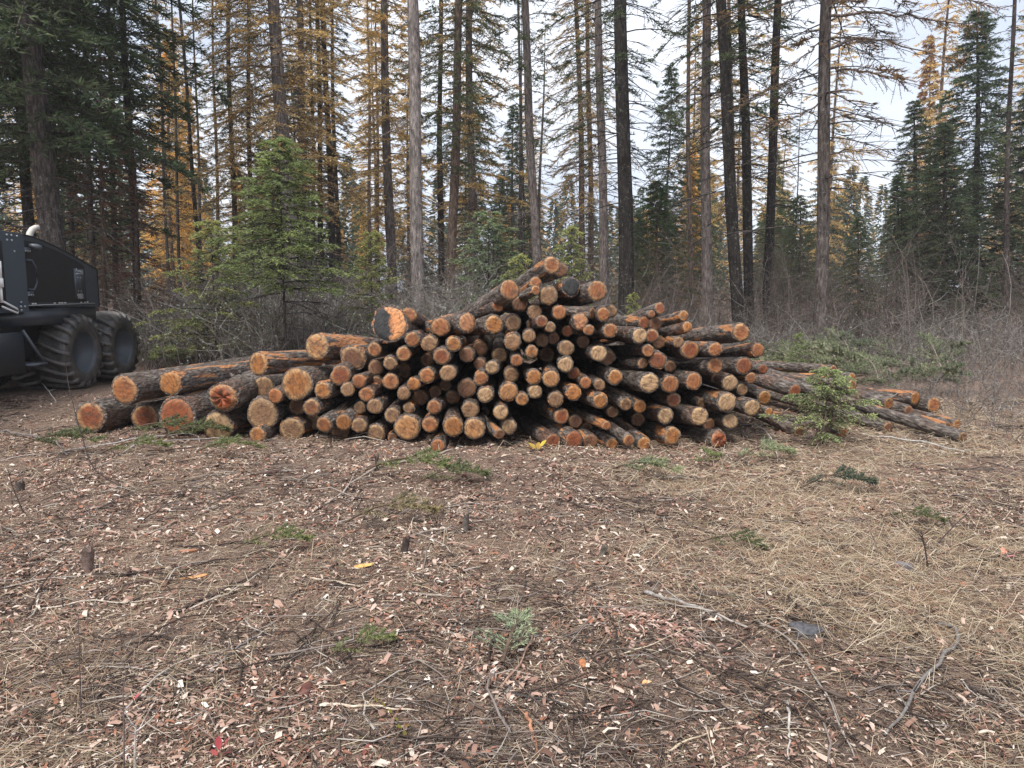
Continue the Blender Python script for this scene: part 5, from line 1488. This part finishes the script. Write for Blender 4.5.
stump(377, 474, .018, .10, (0.06, 0.045, 0.04), 'thin dark stump by the pale curved branch', 3, 0)
stump(465, 530, .018, .10, (0.10, 0.085, 0.075), 'thin grey stump right of the blackened stump', 4, .1)
stump(20, 492, .03, .07, (0.08, 0.065, 0.055), 'tiny dark stump at the machine edge of the clearing', 5, .1)
stump(602, 553, .020, .05, (0.10, 0.09, 0.075), 'tiny mossy stump in the middle of the clearing', 6, .3)

# leafy bits
def leaf_mesh(L, W, seed):
    q = np.random.RandomState(seed)
    u = np.linspace(0, 1, 6)
    w = W * np.sin(u * math.pi) ** 0.8 * 0.5
    z = 0.18 * L * u * u
    V = np.concatenate([np.stack([u * L, w, z + w * .35], -1), np.stack([u * L, 0 * u, z], -1), np.stack([u * L, -w, z + w * .35], -1)])
    F = [[i, i + 6, i + 7, i + 1] for i in range(5)] + [[i + 6, i + 12, i + 13, i + 7] for i in range(5)]
    return mesh_np('leaf', V, np.array(F), M['stick'], True)
LEAF = leaf_mesh(1, 0.55, 0)
def leafy(name, px, py, leaves, col, label, stem_h=0.05):
    p = ground(px, py)
    root = empty(name, p)
    obj('stem', MB().tube([(0, 0, -.01), (.004, 0, stem_h * .5), (0, 0, stem_h)], .0018, 5).mesh('stem', M['stick']), root, (0.2, 0.12, 0.07))
    q = random.Random(int(px))
    for (dx, dz, L, rz, ry) in leaves:
        o = obj('leaf', LEAF, root, tuple(c * q.uniform(.75, 1.25) for c in col))
        o.location = (dx, q.uniform(-.01, .01), dz); o.rotation_euler = (q.uniform(-.5, .5), ry, rz); o.scale = (L,) * 3
    return tag(root, label, 'plant', 'small leafy plants')
leafy('red_leaf_plant', 220, 762, [(0, .05, .045, 1.9, -1.1), (.008, .045, .042, .6, -.8), (.01, .03, .035, -.3, -.2), (-.006, .03, .03, 2.8, -.4)], (0.34, 0.085, 0.095), 'little plant with red leaves in the near corner')
leafy('leafy_sprig', 404, 735, [(-.02 - .012 * k, .055 + .012 * k, .022, 2.4 + (k % 2) * 1.6, -.3) for k in range(7)] + [(.004, .035, .025, -.6, -.2), (.002, .02, .03, -1.4, .5), (-.004, .03, .026, 2.9, -.1)], (0.17, 0.15, 0.03), 'olive green leafy sprig over the bare whitish stick', .06)
leafy('pink_leaf_plant', 1000, 560, [(.0, .03, .05, .2, -.3), (.02, .04, .045, 1.2, -.4), (.03, .02, .05, -.4, -.1)], (0.50, 0.19, 0.20), 'low plant with pink leaves at the grassy edge')
leafy('yellow_leaf', 642, 686, [(0, .008, .045, .3, .1), (.01, .008, .035, 1.3, .05)], (0.66, 0.50, 0.20), 'single pale yellow fallen leaf in the middle foreground', .01)
leafy('red_leaf_plant', 133, 708, [(.0, .02, .04, .8, -.5), (.004, .015, .03, 2.4, -.3)], (0.42, 0.10, 0.09), 'small red leaf beside the forked stem')
leafy('yellow_leaf_plant', 538, 455, [(-.02, .03, .10, 2.6, -.4), (.02, .05, .09, .4, -.6), (0, .02, .10, 1.5, -.5), (-.04, .02, .09, 3.3, -.2)], (0.38, 0.30, 0.05), 'yellowing leafy tuft before the low dark red log', .06)

# ------------------------------------------------------------------ the damp air
hz = MB().box((-760, -60, -4), (760, 960, 27))
hm = bpy.data.materials.new('damp_air')
hm.use_nodes = True
hn = hm.node_tree.nodes
hn.remove(hn['Principled BSDF'])
hv = hn.new('ShaderNodeVolumePrincipled')
hv.inputs['Color'].default_value = (0.93, 0.95, 0.98, 1)
hv.inputs['Density'].default_value = 0.0009
hv.inputs['Anisotropy'].default_value = 0.2
hm.node_tree.links.new(hv.outputs[0], [n_ for n_ in hn if n_.type == 'OUTPUT_MATERIAL'][0].inputs['Volume'])
tag(obj('haze', hz.mesh('haze', hm)), 'thin damp air between the trees', None, None, 'stuff')
